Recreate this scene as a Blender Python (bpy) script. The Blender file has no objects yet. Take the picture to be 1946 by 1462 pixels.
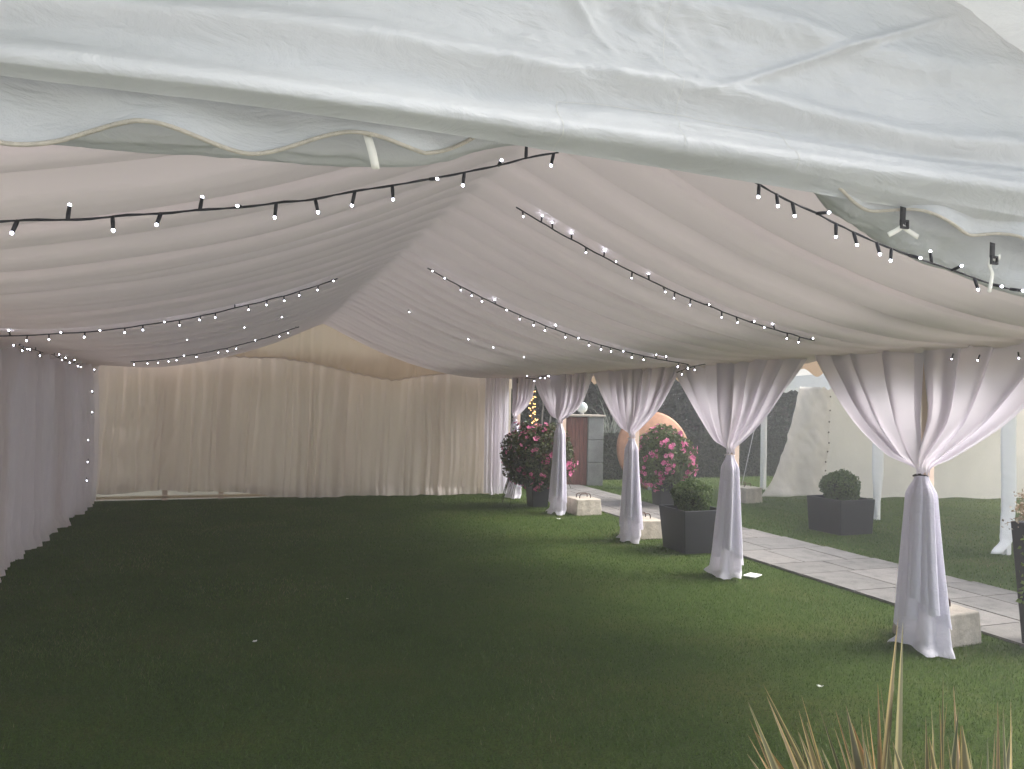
import bpy, math, random
import numpy as np
from mathutils import Vector, Matrix

PI = math.pi
scene = bpy.context.scene
COL = scene.collection
rng = np.random.default_rng(7)
random.seed(7)

# ------------------------------------------------------------------ camera
EYE = np.array([0.0, 0.0, 2.2])
YAW, PITCH, ROLL = math.radians(19.52), math.radians(1.34), math.radians(1.2)
FPX, CX, CY = 1450.0, 973.0, 731.0
fw = np.array([math.sin(YAW)*math.cos(PITCH), math.cos(YAW)*math.cos(PITCH), math.sin(PITCH)])
r0 = np.array([math.cos(YAW), -math.sin(YAW), 0.0])
u0 = np.cross(r0, fw)
rt = math.cos(ROLL)*r0 + math.sin(ROLL)*u0
up = math.cos(ROLL)*u0 - math.sin(ROLL)*r0


def ray(px, py):
    return fw + rt*(px-CX)/FPX + up*(CY-py)/FPX


def at_y(px, py, Y):
    d = ray(px, py)
    return EYE + d*(Y/d[1])


def at_z(px, py, z=0.0):
    d = ray(px, py)
    return EYE + d*((z-2.2)/d[2])


cam = bpy.data.cameras.new("camera")
camo = bpy.data.objects.new("camera", cam)
COL.objects.link(camo)
M = Matrix(((rt[0], up[0], -fw[0], EYE[0]), (rt[1], up[1], -fw[1], EYE[1]),
            (rt[2], up[2], -fw[2], EYE[2]), (0, 0, 0, 1)))
camo.matrix_world = M
cam.sensor_width = 36
cam.lens = 36*FPX/1946
cam.clip_start = 0.05
cam.clip_end = 600
scene.camera = camo

# ------------------------------------------------------------------ world and light
SUN_EL, SUN_AZ = math.radians(46), math.radians(104)      # azimuth measured clockwise from +Y
world = bpy.data.worlds.new("World")
scene.world = world
world.use_nodes = True
wn = world.node_tree
for n in list(wn.nodes):
    wn.nodes.remove(n)
sky = wn.nodes.new('ShaderNodeTexSky')
sky.sky_type = 'NISHITA'
sky.sun_disc = False
sky.sun_elevation = SUN_EL
sky.sun_rotation = SUN_AZ
sky.dust_density = 4.0
sky.ozone_density = 1.0
hs = wn.nodes.new('ShaderNodeHueSaturation')
hs.inputs['Saturation'].default_value = 0.55
bgn = wn.nodes.new('ShaderNodeBackground')
bgn.inputs['Strength'].default_value = 0.13
wo = wn.nodes.new('ShaderNodeOutputWorld')
wn.links.new(sky.outputs[0], hs.inputs['Color'])
wn.links.new(hs.outputs[0], bgn.inputs['Color'])
wn.links.new(bgn.outputs[0], wo.inputs['Surface'])
sl = bpy.data.lights.new("sun", 'SUN')
sl.energy = 1.5
sl.angle = math.radians(35)
sl.color = (1.0, 0.97, 0.95)
so = bpy.data.objects.new("sun", sl)
COL.objects.link(so)
sd = Vector((math.sin(SUN_AZ)*math.cos(SUN_EL), math.cos(SUN_AZ)*math.cos(SUN_EL), math.sin(SUN_EL)))
so.rotation_euler = sd.to_track_quat('Z', 'Y').to_euler()
so.location = (8, -10, 20)

scene.view_settings.view_transform = 'Standard'
scene.view_settings.look = 'None'
scene.view_settings.exposure = 1.62
scene.view_settings.gamma = 1.0
scene.render.engine = 'CYCLES'
scene.cycles.use_denoising = True
scene.cycles.max_bounces = 8
scene.cycles.diffuse_bounces = 5
scene.cycles.transmission_bounces = 6
scene.cycles.transparent_max_bounces = 10
scene.cycles.sample_clamp_indirect = 4.0


# ------------------------------------------------------------------ materials
class NT:
    def __init__(self, name):
        self.m = bpy.data.materials.new(name)
        self.m.use_nodes = True
        self.t = self.m.node_tree
        for n in list(self.t.nodes):
            self.t.nodes.remove(n)
        self.out = self.t.nodes.new('ShaderNodeOutputMaterial')

    def n(self, typ, ins=None, **props):
        nd = self.t.nodes.new(typ)
        for k, v in props.items():
            setattr(nd, k, v)
        if ins:
            for k, v in ins.items():
                s = nd.inputs[k]
                if isinstance(v, bpy.types.NodeSocket):
                    self.t.links.new(v, s)
                else:
                    s.default_value = v
        return nd

    def ramp(self, fac, stops):
        nd = self.n('ShaderNodeValToRGB', {'Fac': fac})
        e = nd.color_ramp.elements
        while len(e) > 1:
            e.remove(e[-1])
        e[0].position = stops[0][0]
        e[0].color = (*stops[0][1], 1)
        for p, c in stops[1:]:
            x = e.new(p)
            x.color = (*c, 1)
        return nd.outputs['Color']


def c4(c):
    return (c[0], c[1], c[2], 1.0)


def scl(c, k):
    return tuple(min(1.0, x*k) for x in c)


def mat_fabric(name, color, trans=0.35, rough=0.7, sheen=0.0, wrinkle=0.3, wscale=6.0, spec=0.3,
               weave=0.0, dirt=0.06, stretch=(1, 1, 1), tcolor=None, glossmix=0.0):
    w = NT(name)
    tc = w.n('ShaderNodeTexCoord').outputs['Object']
    mp = w.n('ShaderNodeMapping', {'Vector': tc, 'Scale': stretch}).outputs[0]
    nz = w.n('ShaderNodeTexNoise', {'Vector': mp, 'Scale': wscale, 'Detail': 6.0, 'Roughness': 0.6, 'Distortion': 0.6})
    big = w.n('ShaderNodeTexNoise', {'Vector': tc, 'Scale': 1.3, 'Detail': 5.0, 'Roughness': 0.65})
    col = w.ramp(big.outputs['Fac'], [(0.3, scl(color, 1-dirt*1.6)), (0.7, color)])
    ridge = w.n('ShaderNodeMath', {0: nz.outputs['Fac'], 1: 0.5}, operation='SUBTRACT')
    ridge = w.n('ShaderNodeMath', {0: ridge.outputs[0]}, operation='ABSOLUTE')
    h = ridge.outputs[0]
    if weave:
        wv = w.n('ShaderNodeTexNoise', {'Vector': tc, 'Scale': 300.0, 'Detail': 1.0})
        h = w.n('ShaderNodeMath', {0: wv.outputs['Fac'], 1: weave, 2: h}, operation='MULTIPLY_ADD').outputs[0]
    bp = w.n('ShaderNodeBump', {'Height': h, 'Strength': wrinkle, 'Distance': 0.03})
    pb = w.n('ShaderNodeBsdfPrincipled', {'Base Color': col, 'Roughness': rough, 'Normal': bp.outputs[0],
                                          'Specular IOR Level': spec, 'Sheen Weight': sheen})
    tr = w.n('ShaderNodeBsdfTranslucent', {'Color': c4(tcolor or color), 'Normal': bp.outputs[0]})
    mx = w.n('ShaderNodeMixShader', {0: trans, 1: pb.outputs[0], 2: tr.outputs[0]})
    w.t.links.new(mx.outputs[0], w.out.inputs['Surface'])
    return w.m


def mat_simple(name, color, rough=0.6, metal=0.0, vary=0.2, vscale=8.0, bump=0.0, bscale=30.0, spec=0.4):
    w = NT(name)
    tc = w.n('ShaderNodeTexCoord').outputs['Object']
    nz = w.n('ShaderNodeTexNoise', {'Vector': tc, 'Scale': vscale, 'Detail': 7.0, 'Roughness': 0.65})
    col = w.ramp(nz.outputs['Fac'], [(0.3, scl(color, 1-vary)), (0.7, scl(color, 1+vary*0.6))])
    pb = w.n('ShaderNodeBsdfPrincipled', {'Base Color': col, 'Roughness': rough, 'Metallic': metal,
                                          'Specular IOR Level': spec})
    if bump:
        n2 = w.n('ShaderNodeTexNoise', {'Vector': tc, 'Scale': bscale, 'Detail': 6.0, 'Roughness': 0.7})
        bp = w.n('ShaderNodeBump', {'Height': n2.outputs['Fac'], 'Strength': bump, 'Distance': 0.02})
        w.t.links.new(bp.outputs[0], pb.inputs['Normal'])
    w.t.links.new(pb.outputs[0], w.out.inputs['Surface'])
    return w.m


def mat_leaf(name, stops, rough=0.5, trans=0.25, spec=0.3):
    """colour from a per-leaf random attribute"""
    w = NT(name)
    at = w.n('ShaderNodeAttribute', attribute_name='rnd')
    col = w.ramp(at.outputs['Fac'], stops)
    pb = w.n('ShaderNodeBsdfPrincipled', {'Base Color': col, 'Roughness': rough, 'Specular IOR Level': spec})
    tr = w.n('ShaderNodeBsdfTranslucent', {'Color': col})
    mx = w.n('ShaderNodeMixShader', {0: trans, 1: pb.outputs[0], 2: tr.outputs[0]})
    w.t.links.new(mx.outputs[0], w.out.inputs['Surface'])
    return w.m


def mat_emit(name, color, strength):
    w = NT(name)
    e = w.n('ShaderNodeEmission', {'Color': c4(color), 'Strength': strength})
    w.t.links.new(e.outputs[0], w.out.inputs['Surface'])
    return w.m


def mat_lawn():
    w = NT('mown_lawn')
    tc = w.n('ShaderNodeTexCoord').outputs['Object']
    a = w.n('ShaderNodeTexNoise', {'Vector': tc, 'Scale': 0.9, 'Detail': 6.0, 'Roughness': 0.6})
    b = w.n('ShaderNodeTexNoise', {'Vector': tc, 'Scale': 60.0, 'Detail': 4.0, 'Roughness': 0.7})
    ca = w.ramp(a.outputs['Fac'], [(0.3, (0.045, 0.078, 0.012)), (0.5, (0.062, 0.100, 0.016)), (0.72, (0.095, 0.112, 0.026))])
    cb = w.ramp(b.outputs['Fac'], [(0.3, (0.45, 0.45, 0.45)), (0.7, (1.25, 1.25, 1.2))])
    mx = w.n('ShaderNodeMixRGB', {'Fac': 1.0, 'Color1': ca, 'Color2': cb}, blend_type='MULTIPLY')
    bp = w.n('ShaderNodeBump', {'Height': b.outputs['Fac'], 'Strength': 0.8, 'Distance': 0.03})
    pb = w.n('ShaderNodeBsdfPrincipled', {'Base Color': mx.outputs[0], 'Roughness': 0.9, 'Specular IOR Level': 0.1,
                                          'Normal': bp.outputs[0]})
    w.t.links.new(pb.outputs[0], w.out.inputs['Surface'])
    return w.m


def mat_slab():
    w = NT('stone_paving')
    tc = w.n('ShaderNodeTexCoord').outputs['Object']
    at = w.n('ShaderNodeAttribute', attribute_name='rnd')
    base = w.ramp(at.outputs['Fac'], [(0.0, (0.155, 0.147, 0.135)), (0.5, (0.185, 0.177, 0.165)), (1.0, (0.22, 0.205, 0.19))])
    a = w.n('ShaderNodeTexNoise', {'Vector': tc, 'Scale': 4.0, 'Detail': 8.0, 'Roughness': 0.7})
    cb = w.ramp(a.outputs['Fac'], [(0.3, (0.50, 0.51, 0.50)), (0.48, (0.92, 0.91, 0.90)), (0.7, (1.15, 1.15, 1.12))])
    mx = w.n('ShaderNodeMixRGB', {'Fac': 1.0, 'Color1': base, 'Color2': cb}, blend_type='MULTIPLY')
    b = w.n('ShaderNodeTexNoise', {'Vector': tc, 'Scale': 40.0, 'Detail': 5.0})
    bp = w.n('ShaderNodeBump', {'Height': b.outputs['Fac'], 'Strength': 0.35, 'Distance': 0.01})
    pb = w.n('ShaderNodeBsdfPrincipled', {'Base Color': mx.outputs[0], 'Roughness': 0.75, 'Normal': bp.outputs[0]})
    w.t.links.new(pb.outputs[0], w.out.inputs['Surface'])
    return w.m


def mat_blade_stripe(name):
    """strap leaf: green-brown with pale yellow margins, from the across-leaf attribute"""
    w = NT(name)
    ac = w.n('ShaderNodeAttribute', attribute_name='across')
    rn = w.n('ShaderNodeAttribute', attribute_name='rnd')
    mid = w.ramp(rn.outputs['Fac'], [(0.0, (0.075, 0.085, 0.04)), (0.4, (0.13, 0.115, 0.055)), (0.7, (0.20, 0.155, 0.085)), (1.0, (0.26, 0.17, 0.05))])
    edge = w.ramp(rn.outputs['Fac'], [(0.0, (0.30, 0.28, 0.13)), (0.5, (0.50, 0.38, 0.16)), (1.0, (0.48, 0.22, 0.09))])
    f = w.ramp(ac.outputs['Fac'], [(0.0, (0, 0, 0)), (0.55, (0.05, 0.05, 0.05)), (0.8, (1, 1, 1))])
    mx = w.n('ShaderNodeMixRGB', {'Fac': f, 'Color1': mid, 'Color2': edge})
    pb = w.n('ShaderNodeBsdfPrincipled', {'Base Color': mx.outputs[0], 'Roughness': 0.42, 'Specular IOR Level': 0.4})
    tr = w.n('ShaderNodeBsdfTranslucent', {'Color': mx.outputs[0]})
    ms = w.n('ShaderNodeMixShader', {0: 0.2, 1: pb.outputs[0], 2: tr.outputs[0]})
    w.t.links.new(ms.outputs[0], w.out.inputs['Surface'])
    return w.m


def mat_wood_panel():
    w = NT('red_brown_boards')
    tc = w.n('ShaderNodeTexCoord').outputs['Object']
    mp = w.n('ShaderNodeMapping', {'Vector': tc, 'Scale': (1, 1, 0.12)}).outputs[0]
    nz = w.n('ShaderNodeTexNoise', {'Vector': mp, 'Scale': 26.0, 'Detail': 6.0})
    col = w.ramp(nz.outputs['Fac'], [(0.3, (0.10, 0.035, 0.025)), (0.7, (0.22, 0.075, 0.05))])
    pb = w.n('ShaderNodeBsdfPrincipled', {'Base Color': col, 'Roughness': 0.65})
    w.t.links.new(pb.outputs[0], w.out.inputs['Surface'])
    return w.m


def mat_disc():
    w = NT('weathered_orange_metal')
    tc = w.n('ShaderNodeTexCoord').outputs['Object']
    nz = w.n('ShaderNodeTexNoise', {'Vector': tc, 'Scale': 3.0, 'Detail': 8.0, 'Roughness': 0.7})
    col = w.ramp(nz.outputs['Fac'], [(0.3, (0.20, 0.095, 0.05)), (0.55, (0.33, 0.165, 0.09)), (0.75, (0.46, 0.26, 0.15))])
    pb = w.n('ShaderNodeBsdfPrincipled', {'Base Color': col, 'Roughness': 0.5, 'Metallic': 0.25})
    w.t.links.new(pb.outputs[0], w.out.inputs['Surface'])
    return w.m


def mat_glass():
    w = NT('frosted_glass')
    pb = w.n('ShaderNodeBsdfPrincipled', {'Base Color': (0.62, 0.68, 0.66, 1), 'Roughness': 0.12,
                                          'Transmission Weight': 0.25, 'Specular IOR Level': 0.7})
    w.t.links.new(pb.outputs[0], w.out.inputs['Surface'])
    return w.m


MT = {}
MT['liner'] = mat_fabric('pleated_ceiling_fabric', (0.735, 0.66, 0.65), trans=0.085, rough=0.85, wrinkle=0.10, wscale=3.0,
                         stretch=(0.5, 2, 1), dirt=0.03)
MT['canvas'] = mat_fabric('white_pvc_canvas', (0.57, 0.585, 0.575), trans=0.15, rough=0.5, wrinkle=0.6, wscale=6.0, spec=0.3,
                          dirt=0.09, stretch=(0.7, 1, 1.6))
MT['canvas_far'] = mat_fabric('cream_tent_wall', (0.84, 0.80, 0.74), trans=0.5, rough=0.6, wrinkle=0.4, wscale=3.0, dirt=0.1)
MT['valance_white'] = mat_fabric('bright_white_valance', (0.86, 0.88, 0.88), trans=0.3, rough=0.5, wrinkle=0.2, dirt=0.03)
MT['tan'] = mat_fabric('tan_canvas', (0.80, 0.70, 0.57), trans=0.62, rough=0.75, wrinkle=0.25, wscale=4.0, dirt=0.07)
MT['tan_trim'] = mat_fabric('tan_trim_canvas', (0.52, 0.40, 0.29), trans=0.28, rough=0.75, wrinkle=0.25, wscale=4.0, dirt=0.07)
MT['gable'] = mat_fabric('gathered_gable_lining', (0.82, 0.73, 0.60), trans=0.5, rough=0.8, wrinkle=0.25, wscale=8.0,
                         stretch=(2.5, 1, 0.5), dirt=0.06)
MT['satin_tan'] = mat_fabric('ivory_satin', (0.85, 0.77, 0.71), trans=0.54, rough=0.38, wrinkle=0.55, wscale=5.0, spec=0.55,
                             sheen=0.3, dirt=0.06, stretch=(1.3, 1, 0.8))
MT['side_lining'] = mat_fabric('grey_side_lining', (0.86, 0.80, 0.79), trans=0.58, rough=0.7, wrinkle=0.25, wscale=5.0,
                               stretch=(1, 1.5, 0.5), dirt=0.08)
MT['voile'] = mat_fabric('white_voile', (0.78, 0.74, 0.80), trans=0.38, rough=0.6, wrinkle=0.10, wscale=6.0, spec=0.3,
                         sheen=0.3, dirt=0.02)
MT['satin'] = mat_fabric('white_satin', (0.88, 0.86, 0.93), trans=0.45, rough=0.34, wrinkle=0.75, wscale=9.0, spec=0.6,
                         sheen=0.3, dirt=0.02)
MT['lawn'] = mat_lawn()
MT['blade'] = mat_leaf('grass_blades', [(0.0, (0.045, 0.086, 0.012)), (0.45, (0.068, 0.125, 0.018)), (0.8, (0.092, 0.148, 0.026)), (1.0, (0.20, 0.19, 0.085))],
                       rough=0.6, trans=0.2, spec=0.2)
MT['slab'] = mat_slab()
MT['joint'] = mat_simple('dark_joint', (0.10, 0.09, 0.08), rough=0.95)
MT['concrete'] = mat_simple('cast_concrete', (0.48, 0.43, 0.36), rough=0.9, vary=0.28, vscale=5.0, bump=0.5, bscale=18.0, spec=0.2)
MT['stone'] = mat_simple('grey_stone', (0.24, 0.25, 0.235), rough=0.85, vary=0.3, vscale=3.0, bump=0.4, bscale=14.0)
MT['planter'] = mat_simple('dark_planter', (0.014, 0.015, 0.019), rough=0.45, vary=0.25, vscale=4.0, bump=0.15, bscale=60)
MT['soil'] = mat_simple('potting_soil', (0.03, 0.022, 0.015), rough=1.0, bump=1.0)
MT['pole'] = mat_simple('coated_pole', (0.66, 0.52, 0.42), rough=0.5, vary=0.05)
MT['whitepole'] = mat_fabric('white_pole_sleeve', (0.88, 0.88, 0.87), trans=0.1, rough=0.55, wrinkle=0.15, wscale=4.0, dirt=0.03)
MT['cable'] = mat_simple('black_cable', (0.012, 0.012, 0.016), rough=0.5, vary=0.1)
MT['strap'] = mat_simple('black_webbing', (0.02, 0.02, 0.02), rough=0.8)
MT['tape'] = mat_fabric('cream_webbing', (0.74, 0.73, 0.64), trans=0.15, rough=0.7, wrinkle=0.1)
MT['piping'] = mat_simple('cream_piping', (0.66, 0.61, 0.50), rough=0.8, vary=0.15, vscale=30, bump=0.8, bscale=160)
MT['rebar'] = mat_simple('rusty_steel', (0.085, 0.05, 0.038), rough=0.75, vary=0.4, vscale=20, bump=0.4)
MT['bulb'] = mat_emit('cool_white_led', (0.80, 0.84, 1.0), 14.0)
MT['warm'] = mat_emit('warm_led', (1.0, 0.50, 0.16), 2.6)
MT['bark'] = mat_simple('bark', (0.06, 0.05, 0.04), rough=0.95, vary=0.4, bump=0.9, bscale=12)
MT['pale_bark'] = mat_simple('pale_bark', (0.20, 0.19, 0.17), rough=0.9, vary=0.3, bump=0.4)
MT['leafcore'] = mat_simple('inner_twigs', (0.016, 0.020, 0.010), rough=1.0, vary=0.5, vscale=12)
MT['tree'] = mat_leaf('dark_tree_leaves', [(0, (0.012, 0.024, 0.010)), (0.5, (0.024, 0.042, 0.018)), (0.9, (0.042, 0.062, 0.026)), (1, (0.065, 0.08, 0.04))])
MT['hedge'] = mat_leaf('hedge_leaves', [(0, (0.012, 0.022, 0.009)), (0.5, (0.026, 0.042, 0.016)), (0.9, (0.045, 0.062, 0.024)), (1, (0.07, 0.08, 0.04))])
MT['box'] = mat_leaf('box_leaves', [(0, (0.032, 0.060, 0.015)), (0.5, (0.070, 0.115, 0.030)), (0.85, (0.12, 0.17, 0.050)), (1, (0.18, 0.22, 0.09))])
MT['petunia'] = mat_leaf('petunia_leaves', [(0, (0.045, 0.065, 0.022)), (0.5, (0.085, 0.12, 0.035)), (1, (0.16, 0.20, 0.07))])
MT['petunia_dark'] = mat_leaf('dark_petunia_leaves', [(0, (0.025, 0.030, 0.016)), (0.5, (0.055, 0.065, 0.025)), (0.8, (0.12, 0.15, 0.04)), (1, (0.16, 0.05, 0.06))])
MT['flower'] = mat_leaf('pink_petals', [(0, (0.55, 0.09, 0.24)), (0.5, (0.72, 0.17, 0.35)), (1, (0.82, 0.34, 0.50))], trans=0.3)
MT['dryplant'] = mat_leaf('dry_flower_heads', [(0, (0.10, 0.07, 0.04)), (0.5, (0.28, 0.19, 0.11)), (0.8, (0.60, 0.52, 0.42)), (0.97, (0.66, 0.58, 0.48)), (1, (0.62, 0.16, 0.14))])
MT['limeleaf'] = mat_leaf('lime_leaves', [(0, (0.10, 0.16, 0.03)), (1, (0.24, 0.32, 0.08))])
MT['strapleaf'] = mat_blade_stripe('striped_strap_leaves')
MT['paleleaf'] = mat_leaf('silvery_strap_leaves', [(0, (0.10, 0.12, 0.09)), (0.6, (0.28, 0.30, 0.25)), (1, (0.50, 0.52, 0.46))])
MT['wood'] = mat_wood_panel()
MT['disc'] = mat_disc()
MT['glass'] = mat_glass()
MT['scrap'] = mat_simple('white_paper', (0.8, 0.8, 0.76), rough=0.8, vary=0.05)
MT['fallen'] = mat_simple('pale_fallen_leaf', (0.34, 0.38, 0.20), rough=0.8)
MT['metal'] = mat_simple('grey_aluminium', (0.42, 0.42, 0.42), rough=0.4, metal=0.7, vary=0.1)


# ------------------------------------------------------------------ mesh helpers
def link(o, parent=None):
    COL.objects.link(o)
    if parent:
        o.parent = parent
    return o


def tag(o, label=None, cat=None, group=None, kind=None):
    if label:
        o['label'] = label
    if cat:
        o['category'] = cat
    if group:
        o['group'] = group
    if kind:
        o['kind'] = kind
    return o


def empty(name, loc, label, cat, group=None, rz=0.0):
    o = bpy.data.objects.new(name, None)
    o.empty_display_size = 0.2
    o.location = loc
    o.rotation_euler = (0, 0, rz)
    link(o)
    return tag(o, label, cat, group)


def mesh_np(name, V, F, mat, parent=None, smooth=True, attrs=None):
    """V (n,3), F (m,k) constant k; attrs: {name: per-vertex float array}"""
    V = np.asarray(V, dtype=np.float32).reshape(-1, 3)
    F = np.asarray(F, dtype=np.int32)
    k = F.shape[1]
    me = bpy.data.meshes.new(name)
    me.vertices.add(len(V))
    me.vertices.foreach_set('co', V.ravel())
    me.loops.add(F.size)
    me.loops.foreach_set('vertex_index', F.ravel())
    me.polygons.add(len(F))
    me.polygons.foreach_set('loop_start', np.arange(0, F.size, k, dtype=np.int32))
    me.polygons.foreach_set('use_smooth', np.full(len(F), smooth, dtype=bool))
    if attrs:
        for an, av in attrs.items():
            a = me.attributes.new(an, 'FLOAT', 'POINT')
            a.data.foreach_set('value', np.asarray(av, dtype=np.float32))
    me.update(calc_edges=True)
    me.validate()
    if mat:
        me.materials.append(mat)
    o = bpy.data.objects.new(name, me)
    return link(o, parent)


def inv_parent(o, root):
    """o's mesh was made in world coordinates: move its vertices into root's space"""
    Mi = Matrix.LocRotScale(root.location, root.rotation_euler, None).inverted()
    o.data.transform(Mi)
    return o


class MB:
    """collects quads"""
    def __init__(self):
        self.v, self.f, self.a = [], [], []
        self.n = 0

    def add(self, V, F, rnd=0.5):
        V = np.asarray(V, float).reshape(-1, 3)
        F = np.asarray(F, int)
        self.v.append(V)
        self.f.append(F + self.n)
        if np.ndim(rnd) == 0:
            self.a.append(np.full(len(V), rnd))
        else:
            self.a.append(np.asarray(rnd))
        self.n += len(V)
        return self

    def box(self, x0, y0, z0, x1, y1, z1, rnd=0.5, taper=0.0, rot=0.0, c=None):
        V = np.array([[x0+taper, y0+taper, z0], [x1-taper, y0+taper, z0], [x1-taper, y1-taper, z0], [x0+taper, y1-taper, z0],
                      [x0, y0, z1], [x1, y0, z1], [x1, y1, z1], [x0, y1, z1]], float)
        if rot:
            cx, cy = c if c else ((x0+x1)/2, (y0+y1)/2)
            dx, dy = V[:, 0]-cx, V[:, 1]-cy
            V[:, 0] = cx + dx*math.cos(rot) - dy*math.sin(rot)
            V[:, 1] = cy + dx*math.sin(rot) + dy*math.cos(rot)
        F = [[0, 3, 2, 1], [4, 5, 6, 7], [0, 1, 5, 4], [1, 2, 6, 5], [2, 3, 7, 6], [3, 0, 4, 7]]
        return self.add(V, F, rnd)

    def tube(self, pts, r, seg=8, rnd=0.5, cap=True):
        pts = np.asarray(pts, float)
        n = len(pts)
        r = np.full(n, r) if np.ndim(r) == 0 else np.asarray(r, float)
        t = np.gradient(pts, axis=0)
        t /= np.linalg.norm(t, axis=1)[:, None]+1e-12
        ref = np.array([0, 0, 1.0]) if abs(t[0][2]) < 0.9 else np.array([1.0, 0, 0])
        V = []
        a = np.linspace(0, 2*PI, seg, endpoint=False)
        nrm = np.cross(t[0], ref)
        nrm /= np.linalg.norm(nrm)
        for i in range(n):
            nrm = nrm - t[i]*np.dot(nrm, t[i])
            nrm /= np.linalg.norm(nrm)+1e-12
            b = np.cross(t[i], nrm)
            V.append(pts[i] + r[i]*(np.cos(a)[:, None]*nrm + np.sin(a)[:, None]*b))
        V = np.concatenate(V)
        F = []
        for i in range(n-1):
            for j in range(seg):
                F.append([i*seg+j, i*seg+(j+1) % seg, (i+1)*seg+(j+1) % seg, (i+1)*seg+j])
        if cap:
            V = np.concatenate([V, [pts[0]], [pts[-1]]])
            c0, c1 = n*seg, n*seg+1
            for j in range(0, seg, 2):
                F.append([c0, (j+2) % seg, j+1, j])
                F.append([c1, (n-1)*seg+j, (n-1)*seg+j+1, (n-1)*seg+(j+2) % seg])
        return self.add(V, F, rnd)

    def grid(self, V, rnd=0.5):
        """V (nu,nv,3)"""
        nu, nv = V.shape[:2]
        idx = np.arange(nu*nv).reshape(nu, nv)
        F = np.stack([idx[:-1, :-1], idx[1:, :-1], idx[1:, 1:], idx[:-1, 1:]], -1).reshape(-1, 4)
        return self.add(V.reshape(-1, 3), F, rnd)

    def build(self, name, mat, parent=None, smooth=True, world=True, bevel=0.0):
        V, F, A = np.concatenate(self.v), np.concatenate(self.f), np.concatenate(self.a)
        o = mesh_np(name, V, F, mat, parent, smooth, {'rnd': A})
        if parent and world:
            inv_parent(o, parent)
        if bevel:
            b = o.modifiers.new('bevel', 'BEVEL')
            b.width = bevel
            b.segments = 2
            b.limit_method = 'ANGLE'
        return o


def solidify(o, t=0.002):
    s = o.modifiers.new('thickness', 'SOLIDIFY')
    s.thickness = t
    s.offset = 0
    return o


def smoothstep(a, b, x):
    t = np.clip((x-a)/(b-a), 0, 1)
    return t*t*(3-2*t)


def vnoise(x, y, seed=0):
    """smooth 2-D value noise, vectorised"""
    x, y = np.broadcast_arrays(np.asarray(x, float), np.asarray(y, float))
    xi, yi = np.floor(x), np.floor(y)
    xf, yf = x-xi, y-yi
    xf, yf = xf*xf*(3-2*xf), yf*yf*(3-2*yf)

    def h(a, b):
        s = np.sin(a*127.1+b*311.7+seed*74.7)*43758.5453
        return s-np.floor(s)
    return ((h(xi, yi)*(1-xf)+h(xi+1, yi)*xf)*(1-yf)+(h(xi, yi+1)*(1-xf)+h(xi+1, yi+1)*xf)*yf)*2-1


def fbm(x, y, oct=4, seed=0):
    s, a = 0, 1.0
    for i in range(oct):
        s = s + a*vnoise(x*2**i, y*2**i, seed+i*13)
        a *= 0.5
    return s


def creases(x, y, seed=0, oct=3):
    """sharp-ridged crumple"""
    s, a = 0, 1.0
    for i in range(oct):
        s = s + a*(1-2*np.abs(vnoise(x*2**i+fbm(x, y, 2, seed+5)*.6, y*2**i, seed+i*17)))
        a *= 0.55
    return s


def pleats(s, n, seed, irregular=0.5):
    """irregular pleat wave of n folds over s in 0..1"""
    w = s*n + irregular*vnoise(s*n*0.7, 0*s, seed)
    a = np.sin(2*PI*w)
    b = np.sin(4*PI*w+1.1)*0.25
    m = 0.75+0.45*vnoise(s*n*0.5, 0*s+7.3, seed+3)
    return (a+b)*m


# ------------------------------------------------------------------ marquee numbers
RX, HALF, ZE, ZR = 1.65, 4.42, 2.80, 1.12          # ridge x, half width, eave height, rise
Y0, Y1 = 2.45, 17.35
COLS = [5.43, 8.38, 11.02, 13.98, 16.62]
XC = 6.03
RAFT = [3.3, 5.43, 8.38, 11.02, 13.98, 16.6]


def prof(x):
    u = np.clip(np.abs(np.asarray(x, float)-RX)/HALF, 0, 1)
    return ZE + ZR*((1-u)**2*0.86 + (1-u)*0.14)


# ------------------------------------------------------------------ ground, path
g = MB()
nx, ny = 120, 120
gx, gy = np.meshgrid(np.linspace(-1, 1, nx)**3*150+4, np.linspace(-1, 1, ny)**3*150+10, indexing='ij')
gz = fbm(gx*0.25, gy*0.25, 3, 4)*0.012
g.grid(np.stack([gx, gy, gz], -1))
lawn = g.build('lawn', MT['lawn'])
tag(lawn, 'short mown lawn, dark under the marquee', None, None, 'structure')

# paved path: joint bed + slabs
def path_edges(y):
    return 6.98+0.0*y, 8.62+0.06*np.clip(12-y, 0, 12)


jb = MB()
ys = np.linspace(-4, 24, 40)
lo, hi = path_edges(ys)
V = np.stack([np.stack([lo, ys, 0*ys+0.018], -1), np.stack([hi, ys, 0*ys+0.018], -1)], 0)
jb.grid(V)
path = jb.build('path', MT['joint'])
tag(path, 'path of large pale stone slabs', None, None, 'structure')
sb = MB()
rows = []
y = -4.0
k = 0
rr = random.Random(3)
while y < 23.6:
    h = rr.choice([0.62, 0.78, 0.92])
    lo_, hi_ = path_edges(np.array([y+h/2]))
    x = float(lo_[0])
    cuts = [x]
    while x < float(hi_[0])-0.5:
        x += rr.choice([0.45, 0.6, 0.75, 0.9])
        cuts.append(min(x, float(hi_[0])))
    if cuts[-1] < float(hi_[0])-0.01:
        cuts[-1 if len(cuts) > 2 and float(hi_[0])-cuts[-1] < 0.3 else len(cuts):] = [float(hi_[0])]
    for a, b in zip(cuts[:-1], cuts[1:]):
        if b-a > 0.05:
            dz = rr.uniform(0, 0.004)
            sb.box(a+.010, y+.010, 0.0, b-.010, y+h-.010, 0.030+dz, rnd=rr.random())
    y += h
so_ = sb.build('paving_slabs', MT['slab'], path, smooth=False, world=False)

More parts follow.
